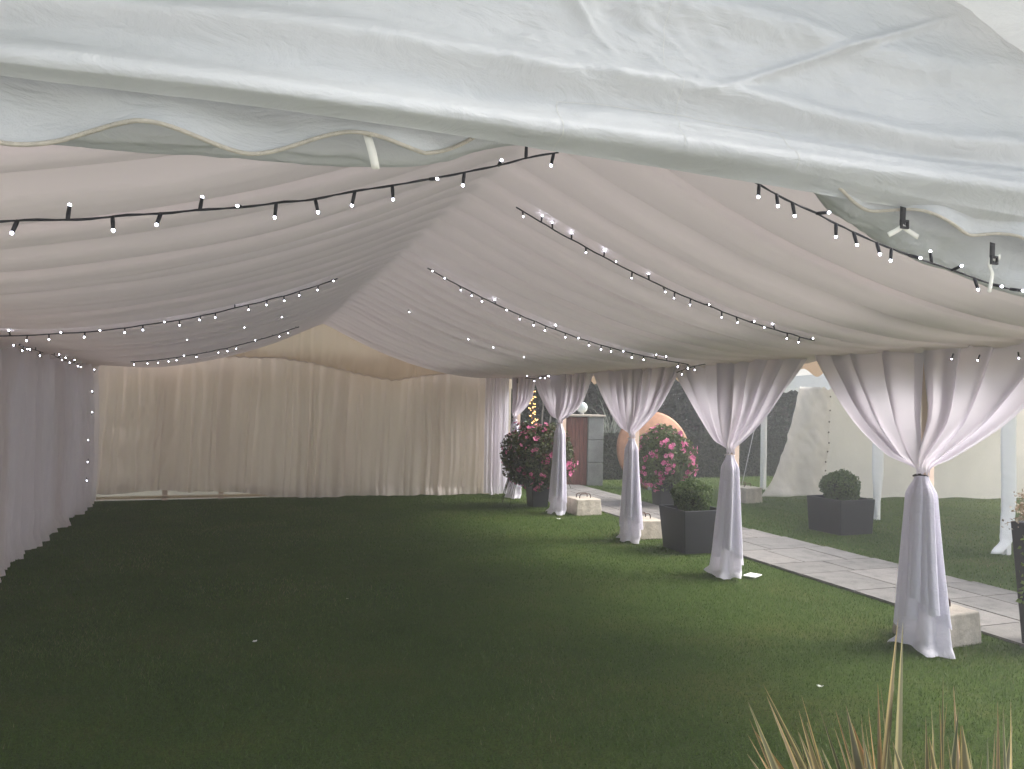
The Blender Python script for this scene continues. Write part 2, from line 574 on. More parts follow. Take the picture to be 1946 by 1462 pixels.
pm = MB()  # unseen pale ground added as a reflector to brighten the front canvas
pm.box(-14, -16, -0.05, 16, 1.2, 0.02)
tag(pm.build('bounce_slab', mat_simple('pale_bounce_slab', (0.42, 0.41, 0.39), rough=0.8), smooth=False), 'unseen pale slab added to bounce light onto the front canvas of the marquee', None, None, 'structure')

# grass blades (nobody could count them)
def grass(n, xlo, xhi, ylo, yhi, hmin, hmax, width, seed, keep, power=1.0):
    r = np.random.default_rng(seed)
    yy = ylo + (yhi-ylo)*r.random(n)**power
    xx = xlo + (xhi-xlo)*r.random(n)
    k_ = keep(xx, yy)
    xx, yy = xx[k_], yy[k_]
    n = len(xx)
    gzz = fbm(xx*0.25, yy*0.25, 3, 4)*0.012
    patch = fbm(xx*0.8, yy*0.8, 3, 9)
    hgt = (hmin+(hmax-hmin)*r.random(n))*(1+0.2*patch)
    a = r.random(n)*2*PI
    lean = (0.3+0.8*r.random(n))*hgt
    w = width*(0.7+0.6*r.random(n))
    bx, by = np.cos(a), np.sin(a)
    tipx, tipy = xx+np.cos(a+1.6)*lean, yy+np.sin(a+1.6)*lean
    V = np.empty((n, 3, 3), np.float32)
    V[:, 0] = np.stack([xx-bx*w, yy-by*w, gzz-0.002], -1)
    V[:, 1] = np.stack([xx+bx*w, yy+by*w, gzz-0.002], -1)
    V[:, 2] = np.stack([tipx, tipy, gzz+hgt], -1)
    F = np.arange(n*3).reshape(n, 3)
    rn = np.repeat(np.clip(0.42+0.26*patch+0.20*fbm(xx*0.3+4, yy*0.3, 3, 19)+0.24*r.standard_normal(n), 0, 1), 3)
    return V.reshape(-1, 3), F, rn


def in_frustum(x, y, pad=0.06):
    d = x*fw[0]+y*fw[1]
    u = (x*r0[0]+y*r0[1])/np.maximum(d, .1)
    return (d > 0.5) & (np.abs(u) < 0.671+pad+0.25/np.maximum(d, .5))


def keepfn(x, y):
    onpath = (x > 6.99) & (x < 8.60+0.06*np.clip(12-y, 0, 12))
    return in_frustum(x, y) & ~onpath & (y > 2.0)


gv, gf, ga, off = [], [], [], 0
for args in [(260000, -3, 8.8, 2.4, 8.5, .018, .036, .0024, 1), (260000, -4.2, 11, 8.5, 18, .018, .036, .0042, 2),
             (150000, 7, 22, 4, 24, .02, .04, .006, 3)]:
    n_, xl, xh, yl, yh, h0, h1, w_, sd_ = args
    V, F, A = grass(n_, xl, xh, yl, yh, h0, h1, w_, sd_, keepfn)
    gv.append(V)
    gf.append(F+off)
    ga.append(A)
    off += len(V)
gb = mesh_np('grass', np.concatenate(gv), np.concatenate(gf), MT['blade'], None, False, {'rnd': np.concatenate(ga)})
tag(gb, 'short green grass blades covering the lawn', None, None, 'stuff')

# ------------------------------------------------------------------ the marquee
mq = empty('marquee', (RX, 10.0, 0), 'large white marquee with pleated ceiling lining, seen from inside its open front', 'marquee')

# pleated ceiling liner: one panel per bay, sagging lobes between sharp creases
def liner():
    yk = [Y0]
    r = random.Random(5)
    while yk[-1] < Y1-0.3:
        yk.append(yk[-1]+r.uniform(0.40, 0.53))
    yk[-1] = Y1
    # snap to rafters
    for R in RAFT:
        i = int(np.argmin([abs(a-R) for a in yk]))
        if 0 < i < len(yk)-1:
            yk[i] = R
    yk = [yk[0]]+[b for a, b in zip(yk[:-1], yk[1:]) if b-a > 0.22]
    
    nxs = 150
    xs = np.linspace(-HALF-0.06, HALF+0.06, nxs)
    mb = []
    Yl, Zl = [], []
    per = 21
    cols_y, lobes, ids = [], [], []
    for i in range(len(yk)-1):
        t = np.linspace(0, 1, per, endpoint=(i == len(yk)-2))
        ysg = yk[i]+(yk[i+1]-yk[i])*t
        cols_y.append(ysg)
        # asymmetrical belly, deeper towards the camera side
        lobes.append(np.sin(PI*t**0.60)**0.55)
        ids.append(np.full(len(t), i))
    cy, lb, idd = np.concatenate(cols_y), np.concatenate(lobes), np.concatenate(ids)
    X, Yg = np.meshgrid(xs, cy, indexing='ij')
    LB = np.broadcast_to(lb, X.shape)
    ID = np.broadcast_to(idd, X.shape)
    u = np.abs(X)/HALF
    depth = 0.092*(0.75+0.5*np.abs(np.sin(ID*12.9)))*(0.40+0.8*np.sin(np.clip(u, 0, 1)*PI)**0.7)*(1-0.55*smoothstep(0.75, 1.0, u))
    sag = 0.035*np.sin(np.clip(u, 0, 1)*PI)*np.abs(np.sin(ID*5.1+1))
    Z = prof(X+RX) - depth*LB - sag
    # stepped crest at the ridge
    Z += 0.05*np.exp(-(u/0.035)**2)*(0.4+0.6*LB)*-0.6
    Z += 0.006*fbm(X*1.3, Yg*3, 3, 2) + 0.0035*fbm(X*0.7, Yg*16, 2, 22)*smoothstep(0.02, 0.2, u)
    # lower hem sways
    Z -= smoothstep(0.97, 1.0, u)*(0.05+0.03*np.sin(Yg*5+ID))
    # the panels lean a little along the tent as they fall
    Yg2 = Yg + 0.05*np.sin(np.clip(u, 0, 1)*PI)*np.sin(ID*3.7)*LB + (0.015*fbm(X*0.8, Yg*2, 2, 6))
    g_ = MB()
    g_.grid(np.stack([X+RX, Yg2, Z], -1))
    o = g_.build('ceiling_lining', MT['liner'], mq)
    return o


liner()
# ridge sleeve, small gathered tucks along the ridge
# eave fascia and valance outside, tan
for side, xv in ((1, XC+0.24), (-1, RX-HALF-0.24)):
    ys = np.linspace(Y0-0.1, Y1+0.2, 500)
    zt = np.linspace(0, 1, 12)
    A, T = np.meshgrid(ys, zt, indexing='ij')
    zb = 2.62-0.05*np.cos(A*2*PI/0.42)
    Z = 3.02*(1-T)+zb*T
    X = xv+side*0.02*np.sin(A*3.1)*T+0.012*np.sin(A*9)*T
    v = MB()
    v.grid(np.stack([X, A, Z], -1))
    v.build('valance', MT['tan_trim'], mq)
    # the outer roof strip that closes the gap above the eave
    v = MB()
    xr = np.linspace(RX+side*(HALF-1.2), xv, 6)
    ys2 = np.linspace(Y0-0.1, Y1+0.2, 60)
    A, B = np.meshgrid(xr, ys2, indexing='ij')
    Z = 3.02+(np.abs(xv-A))*0.34
    v.grid(np.stack([A, B, Z], -1))
    v.build('outer_roof_skirt', MT['tan_trim'], mq)
    # eave beam
    v = MB()
    v.box(XC+0.06 if side > 0 else RX-HALF-0.15, Y0, 2.86, XC+0.16 if side > 0 else RX-HALF-0.05, Y1, 2.99)
    v.build('eave_beam', MT['metal'], mq, smooth=False)

# poles
for i, yc in enumerate(COLS):
    v = MB()
    v.box(XC-0.01, yc-0.04, 0.0, XC+0.07, yc+0.04, 2.86)
    v.build('pole', MT['pole'], mq, smooth=False, bevel=0.006)
    a = np.linspace(0.3, 2*PI-0.2, 20)
    lp = np.stack([XC-0.02+0*a, yc-0.04+0.035*np.sin(a), 2.70+0.055*np.cos(a)], -1)
    v = MB().tube(lp, 0.006, 6)
    v.build('bungee_loop', MT['cable'], mq)
for yc in COLS[:-1]:
    v = MB()
    v.box(RX-HALF-0.14, yc-0.045, 0, RX-HALF-0.05, yc+0.045, 2.86)
    v.build('pole', MT['pole'], mq, smooth=False)

# back wall canvas, with skirt
xs, zs = np.linspace(RX-HALF-0.2, XC+0.2, 220), np.linspace(-0.0, 1, 40)
A, T = np.meshgrid(xs, zs, indexing='ij')
top = prof(A)+0.12
Z = T*top
Yb = 17.62+0.015*fbm(A*2, Z*2, 3, 11)-0.03*(Z < 0.10)
v = MB()
v.grid(np.stack([A, Yb, Z], -1))
v.build('back_wall', MT['tan'], mq)
# outside valance across the back that shades a band of the wall
A, T = np.meshgrid(np.linspace(RX-HALF-0.3, XC+0.3, 300), np.linspace(0, 1, 8), indexing='ij')
Z = 2.92*(1-T)+(2.50-0.05*np.cos(A*2*PI/0.5))*T
v = MB()
v.grid(np.stack([A, 17.80+0*A+0.01*np.sin(A*8), Z], -1))
v.build('valance', MT['tan'], mq)
for xq in (-1.45, -0.35, 2.2, 4.3):
    v = MB()
    v.box(xq-0.05, 17.50, 0, xq+0.05, 17.57, 2.9)
    v.build('pole', MT['pole'], mq, smooth=False)
v = MB()
v.tube([(xx, 17.50+0.01*math.sin(xx*3), 0.07) for xx in np.linspace(RX-HALF, 0.9, 30)], 0.03, 8)
v.build('skirt_roll', MT['tan'], mq)
# left wall canvas
A, T = np.meshgrid(np.linspace(4.0, 17.6, 120), np.linspace(0, 1, 20), indexing='ij')
v = MB()
v.grid(np.stack([RX-HALF-0.22+0.02*fbm(A, T*2, 2, 3), A, T*3.0], -1))
v.build('side_wall', MT['voile'], mq)

# gable lining at the back with a swagged hem
hem_px = [(180, 690), (300, 684), (440, 679), (530, 681), (580, 688), (620, 697), (700, 716), (745, 724), (800, 716),
          (870, 708), (940, 713), (975, 716)]
hx, hz = [], []
for p in hem_px:
    q = at_y(p[0], p[1], 17.28)
    hx.append(q[0])
    hz.append(q[2])
xs = np.linspace(RX-HALF, XC, 420)
T = np.linspace(0, 1, 60)
A, TT = np.meshgrid(xs, T, indexing='ij')
hemz = np.interp(A, hx, hz)
Z = (prof(A)+0.02)*(1-TT)+hemz*TT
# gathers radiate from the hem's low points
sx = (A-RX)/HALF
pl = pleats((A-xs[0])/(2*HALF), 34, 21, 0.8)
gth = np.exp(-((A-np.interp(0.4, [0, 1], [hx[5], hx[6]]))/0.9)**2)
Y = 17.25-0.012*pl*(0.5+TT)-0.03*np.exp(-((TT-1)/0.06)**2)*(1+0.6*vnoise(A*14, 0*A, 5))
Y -= 0.018*gth*np.sin(A*38+TT*7)*smoothstep(0.45, 1, TT)
v = MB()
v.grid(np.stack([A, Y, Z], -1))
v.build('gable_lining', MT['gable'], mq)
xs2 = np.linspace(hx[2]-0.2, hx[-1], 260)
pz = np.interp(xs2, hx, hz)+0.012*np.sin(xs2*31)+0.010*vnoise(xs2*9, 0*xs2, 8)
v = MB().tube(np.stack([xs2, 17.205+0.012*np.sin(xs2*40), pz], -1), 0.011, 6)
v.build('gathered_hem', MT['side_lining'], mq)

# ---- front: gable flap, valance with piping, rolled canvas, straps
YF = 2.2
def rake(x):
    return 4.09-0.36*np.abs(x-RX)


xs = np.linspace(-3.2, 5.3, 820)
T = np.linspace(0, 1, 300)
A, TT = np.meshgrid(xs, T, indexing='ij')
zb = 2.985+0.012*np.sin(A*1.3+0.5)
zt = np.maximum(rake(A)+0.05, zb+0.05)
Z = zb+(zt-zb)*TT
xr = A
# broad folds following the hem (heights in metres)
slope = 0.018*(A-1)
def band(c, w, p=2):
    return np.exp(-np.abs((Z-slope-c)/w)**p)
wob = 0.02*np.sin(A*1.9)+0.012*np.sin(A*4.3+1)
Yd = (0.085*band(3.045, 0.055, 2.4)
      + 0.055*np.exp(-((Z-slope-3.235-wob)/0.045)**2)
      + 0.045*np.exp(-((Z-slope-3.46-1.5*wob-0.03*A)/0.06)**2)
      + 0.028*np.exp(-((Z-3.12-0.022*(A-1.2)-wob*.4)/0.022)**2)*smoothstep(0.6, 1.6, A)
      + 0.03*np.exp(-((Z-3.36+0.05*A)/0.03)**2)*smoothstep(1.0, -0.3, A))
# diagonal tension folds rising to the right
dg = (Z-3.30)-0.42*(A-1.55)
Yd += 0.030*np.exp(-(dg/0.018)**2)*smoothstep(1.3, 1.8, A)*smoothstep(2.7, 2.3, A)
dg = (Z-3.5)+0.9*(A-0.9)
Yd += 0.018*np.exp(-(dg/0.02)**2)*smoothstep(3.25, 3.45, Z)
Yd += 0.010*fbm(A*1.1+3, Z*5, 4, 31)
crump = smoothstep(3.10, 3.30, Z)*(0.5+0.5*fbm(A*0.9, Z*1.5, 2, 77))
crump = np.clip(crump, 0, 1)*smoothstep(-0.6, 0.6, A)
Yd += 0.0130*crump*creases(A*3.2+Z*3, Z*5.5, 40, 4) + 0.0016*creases(A*5, Z*12, 50, 3)
# hem turned under
Yd += -0.05*smoothstep(0.03, 0.0, TT)
Y = YF - Yd
v = MB()
v.grid(np.stack([A, Y, Z], -1))
flap = v.build('front_gable_flap', MT['canvas'], mq)
# stitched patch on the flap: thin raised seams
sm = MB()
Yfun = lambda px, py: None
seam = [(1053, 283), (1052, 260), (1050, 243), (1057, 195), (1130, 200), (1200, 210), (1290, 222), (1380, 238), (1480, 252), (1478, 270), (1486, 300), (1490, 335)]
def on_flap(px, py):
    p = at_y(px, py, YF)
    ix = int(np.clip(np.searchsorted(xs, p[0]), 1, len(xs)-2))
    jz = int(np.clip(np.searchsorted(Z[ix], p[2]), 1, Z.shape[1]-2))
    return (p[0], float(Y[ix, jz])-0.003, p[2])
def seamline(pts):
    P = []
    for a, b in zip(pts[:-1], pts[1:]):
        for t in np.linspace(0, 1, 10, endpoint=False):
            P.append(on_flap(a[0]+(b[0]-a[0])*t, a[1]+(b[1]-a[1])*t))
    return np.array(P)
sm.tube(seamline(seam), 0.0006, 4)
sm.tube(seamline([(1262, 0), (1258, 60), (1255, 130), (1280, 165), (1280, 220), (1275, 300)]), 0.0005, 4)
sm.build('stitching', MT['tape'], mq)

# roof overhang outside the rake (top right corner), lit from above
A, TT = np.meshgrid(np.linspace(RX, 4.9, 80), np.linspace(0, 1, 30), indexing='ij')
Yo = YF+0.06-TT*0.45
Zo = rake(A)+0.02+0.012*fbm(A*2, Yo*3, 3, 9)+0.01*np.sin(Yo*7)
v = MB()
v.grid(np.stack([A, Yo, Zo], -1))
v.build('roof_overhang', MT['canvas'], mq)
A2 = 2*RX-A
v = MB()
v.grid(np.stack([A2, Yo, Zo], -1))
v.build('roof_overhang', MT['canvas'], mq)

# scalloped valance behind the flap
vb_x = [-1.3, -0.62, -0.28, 0.0, 0.268, 0.5, 0.85, 1.3, 2.1, 2.35, 2.6, 2.96, 3.6]
vb_z = [2.84, 2.85, 2.895, 2.905, 2.945, 2.965, 3.10, 3.12, 2.99, 2.955, 2.935, 2.90, 2.80]
xs3 = np.linspace(-3.1, 4.6, 640)
def val_bottom(x):
    base = np.interp(x, vb_x, vb_z)
    base = base - 0.0
    return base + np.where(x < 1.2, 0.024*np.cos((x+0.28)*2*PI/0.548), 0.022*np.cos((x-2.42)*2*PI/0.50))
A, TT = np.meshgrid(xs3, np.linspace(0, 1, 26), indexing='ij')
zb_ = val_bottom(A)
Zv = 3.16*(1-TT)+zb_*TT
Yv = YF+0.055+0.03*TT*np.sin(A*2*PI/0.548+0.8)-0.02*TT+0.012*fbm(A*3, Zv*6, 3, 15)
v = MB()
v.grid(np.stack([A, Yv, Zv], -1))
v.build('valance', MT['canvas'], mq)
v = MB().tube(np.stack([A[:, -1], Yv[:, -1]-0.002, Zv[:, -1]], -1), 0.0062, 8)
v.build('piping', MT['piping'], mq)

def roll(path, rad, seed, yofs=0.0, seg=56, n=260):
    path = np.asarray(path, float)
    tt = np.linspace(0, 1, n)
    tp = np.linspace(0, 1, len(path))
    P = np.stack([np.interp(tt, tp, path[:, i]) for i in range(3)], -1)
    kk = np.ones(15)/15
    Pp = np.pad(P, ((7, 7), (0, 0)), 'edge')
    P = np.stack([np.convolve(Pp[:, i], kk, 'valid') for i in range(3)], -1)
    a = np.linspace(0, 2*PI, seg)
    A_, B_ = np.meshgrid(tt, a, indexing='ij')
    R = rad*(1+0.10*np.sin(3*B_+A_*14+seed)+0.10*fbm(A_*9, B_*1.2, 3, seed)+0.05*creases(A_*14, B_*1.5, seed+3, 2))
    R *= np.where(B_ > PI*1.5, 1+0.10*(B_-PI*1.5)/(PI/2), 1)   # spiral lap
    V = np.zeros((n, seg, 3))
    V[..., 0] = P[:, None, 0]
    V[..., 1] = P[:, None, 1]+R*np.cos(B_)*0.75
    V[..., 2] = P[:, None, 2]+R*np.sin(B_)*1.05
    return V


v = MB()
v.grid(roll([(-3.0, 2.40, 2.94), (-1.6, 2.40, 2.98), (-0.2, 2.40, 3.0), (0.45, 2.40, 3.06), (0.95, 2.40, 3.20), (1.9, 2.42, 3.32)], 0.10, 4))
v.build('rolled_wall', MT['canvas'], mq)
v = MB()
v.grid(roll([(1.55, 2.42, 3.50), (1.95, 2.42, 3.30), (2.25, 2.42, 3.11), (2.7, 2.43, 3.00), (3.25, 2.45, 2.875), (4.2, 2.45, 2.70)], 0.135, 9))
v.build('rolled_wall', MT['canvas'], mq)


def ribbon(pts, width, wdir, name, mat, thick=0.002):
    P = np.asarray(pts, float)
    wd = np.asarray(wdir, float)/np.linalg.norm(wdir)
    V = np.stack([P-wd*width/2, P+wd*width/2], 1)
    m = MB()
    m.grid(V)
    o = m.build(name, mat, mq, smooth=True)
    solidify(o, thick)
    return o


p1, p2 = at_y(698, 258, YF+0.02), at_y(714, 322, YF+0.02)
ribbon([p1+(p2-p1)*t+np.array([0, -0.01*math.sin(t*3), 0]) for t in np.linspace(-0.4, 1, 10)], 0.024, (1, 0, 0.1), 'tie_strap', MT['tape'])
for (bx, by), tails in (((1716, 402), [[(1716, 430), (1706, 437), (1688, 447)], [(1714, 430), (1728, 440), (1745, 451)]]),
                        ((1886, 470), [[(1884, 490), (1880, 505), (1886, 520), (1880, 556)], [(1884, 490), (1893, 492), (1901, 488)]])):
    q1, q2 = at_y(bx, by, 2.235), at_y(bx-1, by+28, 2.255)
    ribbon([q1+(q2-q1)*t for t in np.linspace(-0.3, 1, 6)], 0.028, (1, 0, -0.1), 'buckle_strap', MT['strap'])
    m = MB()
    m.box(q2[0]-0.019, q2[1]-0.014, q2[2]-0.012, q2[0]+0.019, q2[1]-0.004, q2[2]-0.004)
    m.box(q2[0]-0.019, q2[1]-0.014, q2[2]+0.014, q2[0]+0.019, q2[1]-0.004, q2[2]+0.022)
    m.box(q2[0]-0.019, q2[1]-0.014, q2[2]-0.004, q2[0]-0.012, q2[1]-0.004, q2[2]+0.014)
    m.box(q2[0]+0.012, q2[1]-0.014, q2[2]-0.004, q2[0]+0.019, q2[1]-0.004, q2[2]+0.014)
    m.build('buckle', MT['strap'], mq, smooth=False)
    for tl in tails:
        P = np.array([at_y(a, b, 2.25) for a, b in tl])
        tt = np.linspace(0, 1, 12)
        P = np.stack([np.interp(tt, np.linspace(0, 1, len(P)), P[:, i]) for i in range(3)], -1)
        d = P[-1]-P[0]
        ribbon(P, 0.02, np.cross(d, [0, 1, 0]), 'tie_strap', MT['tape'])

# ------------------------------------------------------------------ curtains along the left wall and the back
def hang(name, P0, P1, ztop, hemfn, folds, amp, seed, mat, label, nrm, swag=None, nu=900, nv=60, top_y=None):
    P0, P1 = np.asarray(P0, float), np.asarray(P1, float)
    s = np.linspace(0, 1, nu)
    t = np.linspace(0, 1, nv)
    S, TT = np.meshgrid(s, t, indexing='ij')
    hem = hemfn(S)
    zt = ztop(S) if callable(ztop) else ztop
    Z = zt*(1-TT)+hem*TT
    L = np.linalg.norm(P1-P0)
    # folds wander sideways and change as they fall
    Ss = S+0.006*fbm(S*9, TT*1.4, 2, seed+2)
    D = amp*pleats(Ss, folds, seed)*(0.45+0.75*TT**0.6)
    D += amp*0.5*pleats(Ss+0.01*TT, folds*1.9, seed+9)*smoothstep(0.0, 0.5, TT)
    D += 0.028*fbm(S*L*1.2, TT*3, 3, seed+4)
    D += 0.010*creases(S*L*2.4, TT*6+S*L, seed+6, 3)*smoothstep(0.45, 1.0, TT)
    if swag is not None:
        D += swag(S*L, Z, TT)
    D += 0.10*smoothstep(0.93, 1.0, TT)*(0.4+0.8*vnoise(S*folds*0.6, 0*S, seed+8))
    base = P0[None, None]+(P1-P0)[None, None]*S[..., None]
    dirv = (P1-P0)/L
    V = np.zeros(S.shape+(3,))
    n3 = np.array([nrm[0], nrm[1], 0.0])
    V[..., :2] = (base[..., None, :] if base.ndim == 2 else base)[..., :2]
    V = V + n3*D[..., None]
    V[..., :2] += dirv[:2]*(0.010*np.cos(2*PI*folds*Ss))[..., None]
    V[..., 2] = Z
    m = MB()
    m.grid(V)
    o = m.build(name, mat)
    return tag(o, label, 'curtain')


def hem_back(s):
    x = RX-HALF+s*(XC-0.05-RX+HALF)
    h = np.where(x < -0.9, 0.20+0.03*np.sin(x*3), 0.13)
    h = np.where(x > -0.9, np.interp(x, [-0.9, 0.45, 0.75, 1.3, 6], [0.20, 0.13, 0.05, 0.03, 0.02]), h)
    return h+0.018*fbm(x*3, 0*x, 3, 4)


def swag_back(d, Z, T):
    x = d+RX-HALF
    w = smoothstep(-1.05, -1.4, x)*smoothstep(-2.75, -2.5, x)
    u_ = (x+2.15)/0.8
    f = Z+0.05-0.75*np.abs(u_)**1.7
    fo = 0.04*np.sin(f*8.5)*smoothstep(0.1, 0.5, Z)*smoothstep(2.3, 1.4, Z)
    return w*fo


hang('satin_curtain', (RX-HALF+0.02, 17.33), (XC-0.08, 17.33), lambda q: np.minimum(prof(RX-HALF+q*(XC-RX+HALF))+0.04, 3.22), hem_back, 25, 0.030, 3, MT['satin_tan'],
     'ivory satin curtain lining the whole back wall of the marquee', (0, -1), swag_back, nu=1500)


hang('satin_curtain', (5.42, 17.16), (5.98, 17.10), 2.84, lambda q: 0.02+0.04*np.abs(vnoise(q*6, 0*q, 3)), 5, 0.035, 33, MT['satin'],  # added panel: its whiter satin stands in for light falling on the corner
     'added white satin panel imitating the light on the back right corner of the marquee', (0, -1), None, nu=260)


def hem_left(s):
    return 0.03+0.05*np.clip(fbm(s*16, 0*s, 3, 6), -0.5, 1)+0.0*s


hang('lining_curtain', (RX-HALF+0.03, 5.2), (RX-HALF+0.03, 17.3), 2.84, hem_left, 27, 0.07, 12, MT['side_lining'],
     'grey gathered curtain hanging along the left wall of the marquee', (1, 0), None, nu=1300)

# ------------------------------------------------------------------ tied curtains on the right side
CNAMES = ['tied white voile curtain nearest the camera, its tail beside a concrete block',
          'tied white voile curtain behind the row, between the nearest one and the square planter',
          'tied white voile curtain between the square planter and the orange disc',
          'tied white voile curtain in front of the dark petunia bush and brown door',
          'narrow tied white voile curtain in the back right corner of the marquee']
KZ = [1.60, 1.58, 1.66, 1.80, 1.82]
SPLIT = [0.055, 0.0, 0.05, 0.0, 0.0]


EXPO = [(1.55, 1.5), (1.5, 1.5), (1.6, 1.7), (1.5, 3.4), (1.3, 3.0)]


def tied(i):
    yc, kz, split = COLS[i], KZ[i], SPLIT[i]
    r = np.random.default_rng(100+i)
    root = empty('tied_curtain', (XC, yc, 0), CNAMES[i], 'curtain', 'white curtains tied to the poles of the open side')
    nu, nv = 170, 70
    spans = {-1: 1.43, 1: 1.43}
    if i == 4:
        spans = {-1: 1.22, 1: 0.20}
    if i == 3:
        spans[1] = 1.42
    for side in (-1, 1):
        s = np.linspace(0, 1, nu)
        t = np.linspace(0, 1, nv)
        S, TT = np.meshgrid(s, t, indexing='ij')
        wid = spans[side]
        ex = EXPO[i][0 if side > 0 else 1]
        wt = (1-0.965*TT**ex)*(1-0.10*np.sin(PI*TT))
        seed = i*10+side
        nf = 4.2 if wid > 1 else 1.5
        ph = nf*S+0.35*vnoise(S*nf*0.8, TT*0.6, seed)+0.2*i
        # inner edges: straight down beside the split, outer edge arcs
        inner = split*(1-smoothstep(0.55, 0.92, TT))*(0.35+0.65*smoothstep(0, 0.6, TT))
        yy = side*(inner+S*wid*wt*(1-0.0*S))
        amp = (0.045*(1-0.25*TT))*(0.85+0.35*vnoise(S*nf, 0*S, seed+4))
        saw = np.sin(2*PI*ph)+0.30*np.sin(4*PI*ph+0.9)
        X = XC-0.04+amp*saw*(0.6+0.6*np.sin(PI*TT))
        X += -0.05*smoothstep(0.5, 1, TT)+0.02*fbm(S*3, TT*2, 2, seed)
        yy += side*(0.40*(wid*wt/nf)*np.sin(2*PI*ph+2.4+0.5*vnoise(S*nf, TT, seed+7)))*(1-0.3*smoothstep(0.9, 1, S))
        zb = kz+0.02
        Z = 2.80+0.015*np.sin(6*PI*S)-(2.80-zb)*TT
        # gathers hang in a soft belly before the tie
        Z -= 0.035*np.sin(PI*TT)**2*S*(1-S)*3
        conv = smoothstep(0.86, 1.0, TT)
        X = X*(1-conv)+(XC-0.05+0.045*np.cos(PI*S*1.0+0.4)*(-1))*conv
        yy = yy*(1-conv)+(side*(0.012+0.045*np.sin(PI*S*.5)))*conv + 0.004*np.sin(2*PI*ph*1.5)*conv
        X += 0.0015*creases(S*7*wt, TT*5, seed+2, 2)
        m = MB()
        m.grid(np.stack([X, yc+yy, Z], -1))
        o = m.build('drape', MT['voile'], root)
    # tie
    a = np.linspace(0, 2*PI, 30)
    m = MB().tube(np.stack([XC-0.05+0.062*np.cos(a), yc+0.066*np.sin(a), kz+0.008*np.sin(a*2)], -1), 0.007, 6, cap=False)
    m.build('tie', MT['side_lining'] if i else MT['strap'], root)
    # tail: inner full-length layer and an outer layer with a slanting hem
    H = kz
    for layer in range(3):
        nu2, nv2 = 220, 80
        a0, a1 = [(0.0, 2*PI), (0.55*PI, 1.65*PI), (0.95*PI, 1.95*PI)][layer]
        a = np.linspace(a0, a1, nu2)
        t = np.linspace(0, 1, nv2)
        A, TT = np.meshgrid(a, t, indexing='ij')
        f = (A-a0)/(a1-a0)
        if layer == 0:
            hem = 0.02+0.05*np.clip(fbm(A*1.5, 0*A, 2, i+3), 0, 1)
        elif layer == 1:
            hem = 0.12+0.42*f+0.03*np.sin(A*7+i)
        else:
            hem = 0.50-0.34*f+0.03*np.sin(A*6+i*2)
        Z = H*(1-TT)+hem*TT
        g_ = 1-Z/H
        R = 0.045+0.07*smoothstep(0, 0.12, g_)+(0.115-0.012*(i > 1))*g_**1.15
        R += 0.013*layer
        kf = 5+layer
        plt = np.sin(kf*A+layer*1.3+i+1.2*g_+0.9*vnoise(A*1.3, g_*1.5, i*3+layer))
        R *= 1+(0.09+0.15*g_)*plt+0.04*np.sin(2*kf*A+g_*3)
        R += 0.003*creases(A*2.2, g_*9, i+layer, 3)*smoothstep(0.4, 1, g_)
        sway = 0.04*(i % 2*2-1)*g_**2
        X = XC-0.05+np.cos(A)*R*0.62
        Yt = yc+np.sin(A)*R*1.0+sway
        # floor flare
        fl = smoothstep(0.95, 1.0, TT)*(layer == 0)
        X += -0.03*fl
        Yt += fl*0.06*np.sin(A)
        X -= fl*0.03*np.abs(np.sin(A*2+i))
        m = MB()
        m.grid(np.stack([X, Yt, Z], -1))
        o = m.build('tail', MT['satin'], root)
    return root


for i in range(5):
    tied(i)

# white base plates at the foot of poles
bp_ = MB()
c = at_z(1430, 1099)
bp_.box(c[0]-0.11, c[1]-0.08, 0.03, c[0]+0.11, c[1]+0.08, 0.045, rot=0.5)
o = bp_.build('fabric_scrap', MT['scrap'], smooth=False, bevel=0.004)
tag(o, 'flat white plate on the grass at the foot of the second tied curtain', 'plate')

# ------------------------------------------------------------------ fairy lights
hold_me = None
bulb_me = {}


def protos():
    m = MB().tube([(0, 0, 0), (0, 0, 0.018), (0, 0, 0.046)], [0.0062, 0.0068, 0.0058], 8)
    o = m.build('lamp_holder', MT['cable'])
    me = o.data
    bpy.data.objects.remove(o)
    out = {}
    for key, rad in (('near', 0.0050), ('mid', 0.0050), ('far', 0.0066)):
        a = np.linspace(0, PI, 6)
        m = MB().tube([(0, 0, 0.044+rad*(1-math.cos(x))*1.15) for x in a], [max(rad*math.sin(x), 0.0004) for x in a], 8)
        o = m.build('bulb', MT['bulb'])
        out[key] = o.data
        bpy.data.objects.remove(o)
    return me, out


hold_me, bulb_me = protos()


def catm(pts, n):
    P = np.asarray(pts, float)
    d = np.r_[0, np.cumsum(np.linalg.norm(np.diff(P, axis=0), axis=1))]
    tt = np.linspace(0, d[-1], n)
    Q = np.stack([np.interp(tt, d, P[:, i]) for i in range(3)], -1)
    for _ in range(max(2, n//30)):
        Q[1:-1] = (Q[:-2]+2*Q[1:-1]+Q[2:])/4
    return Q


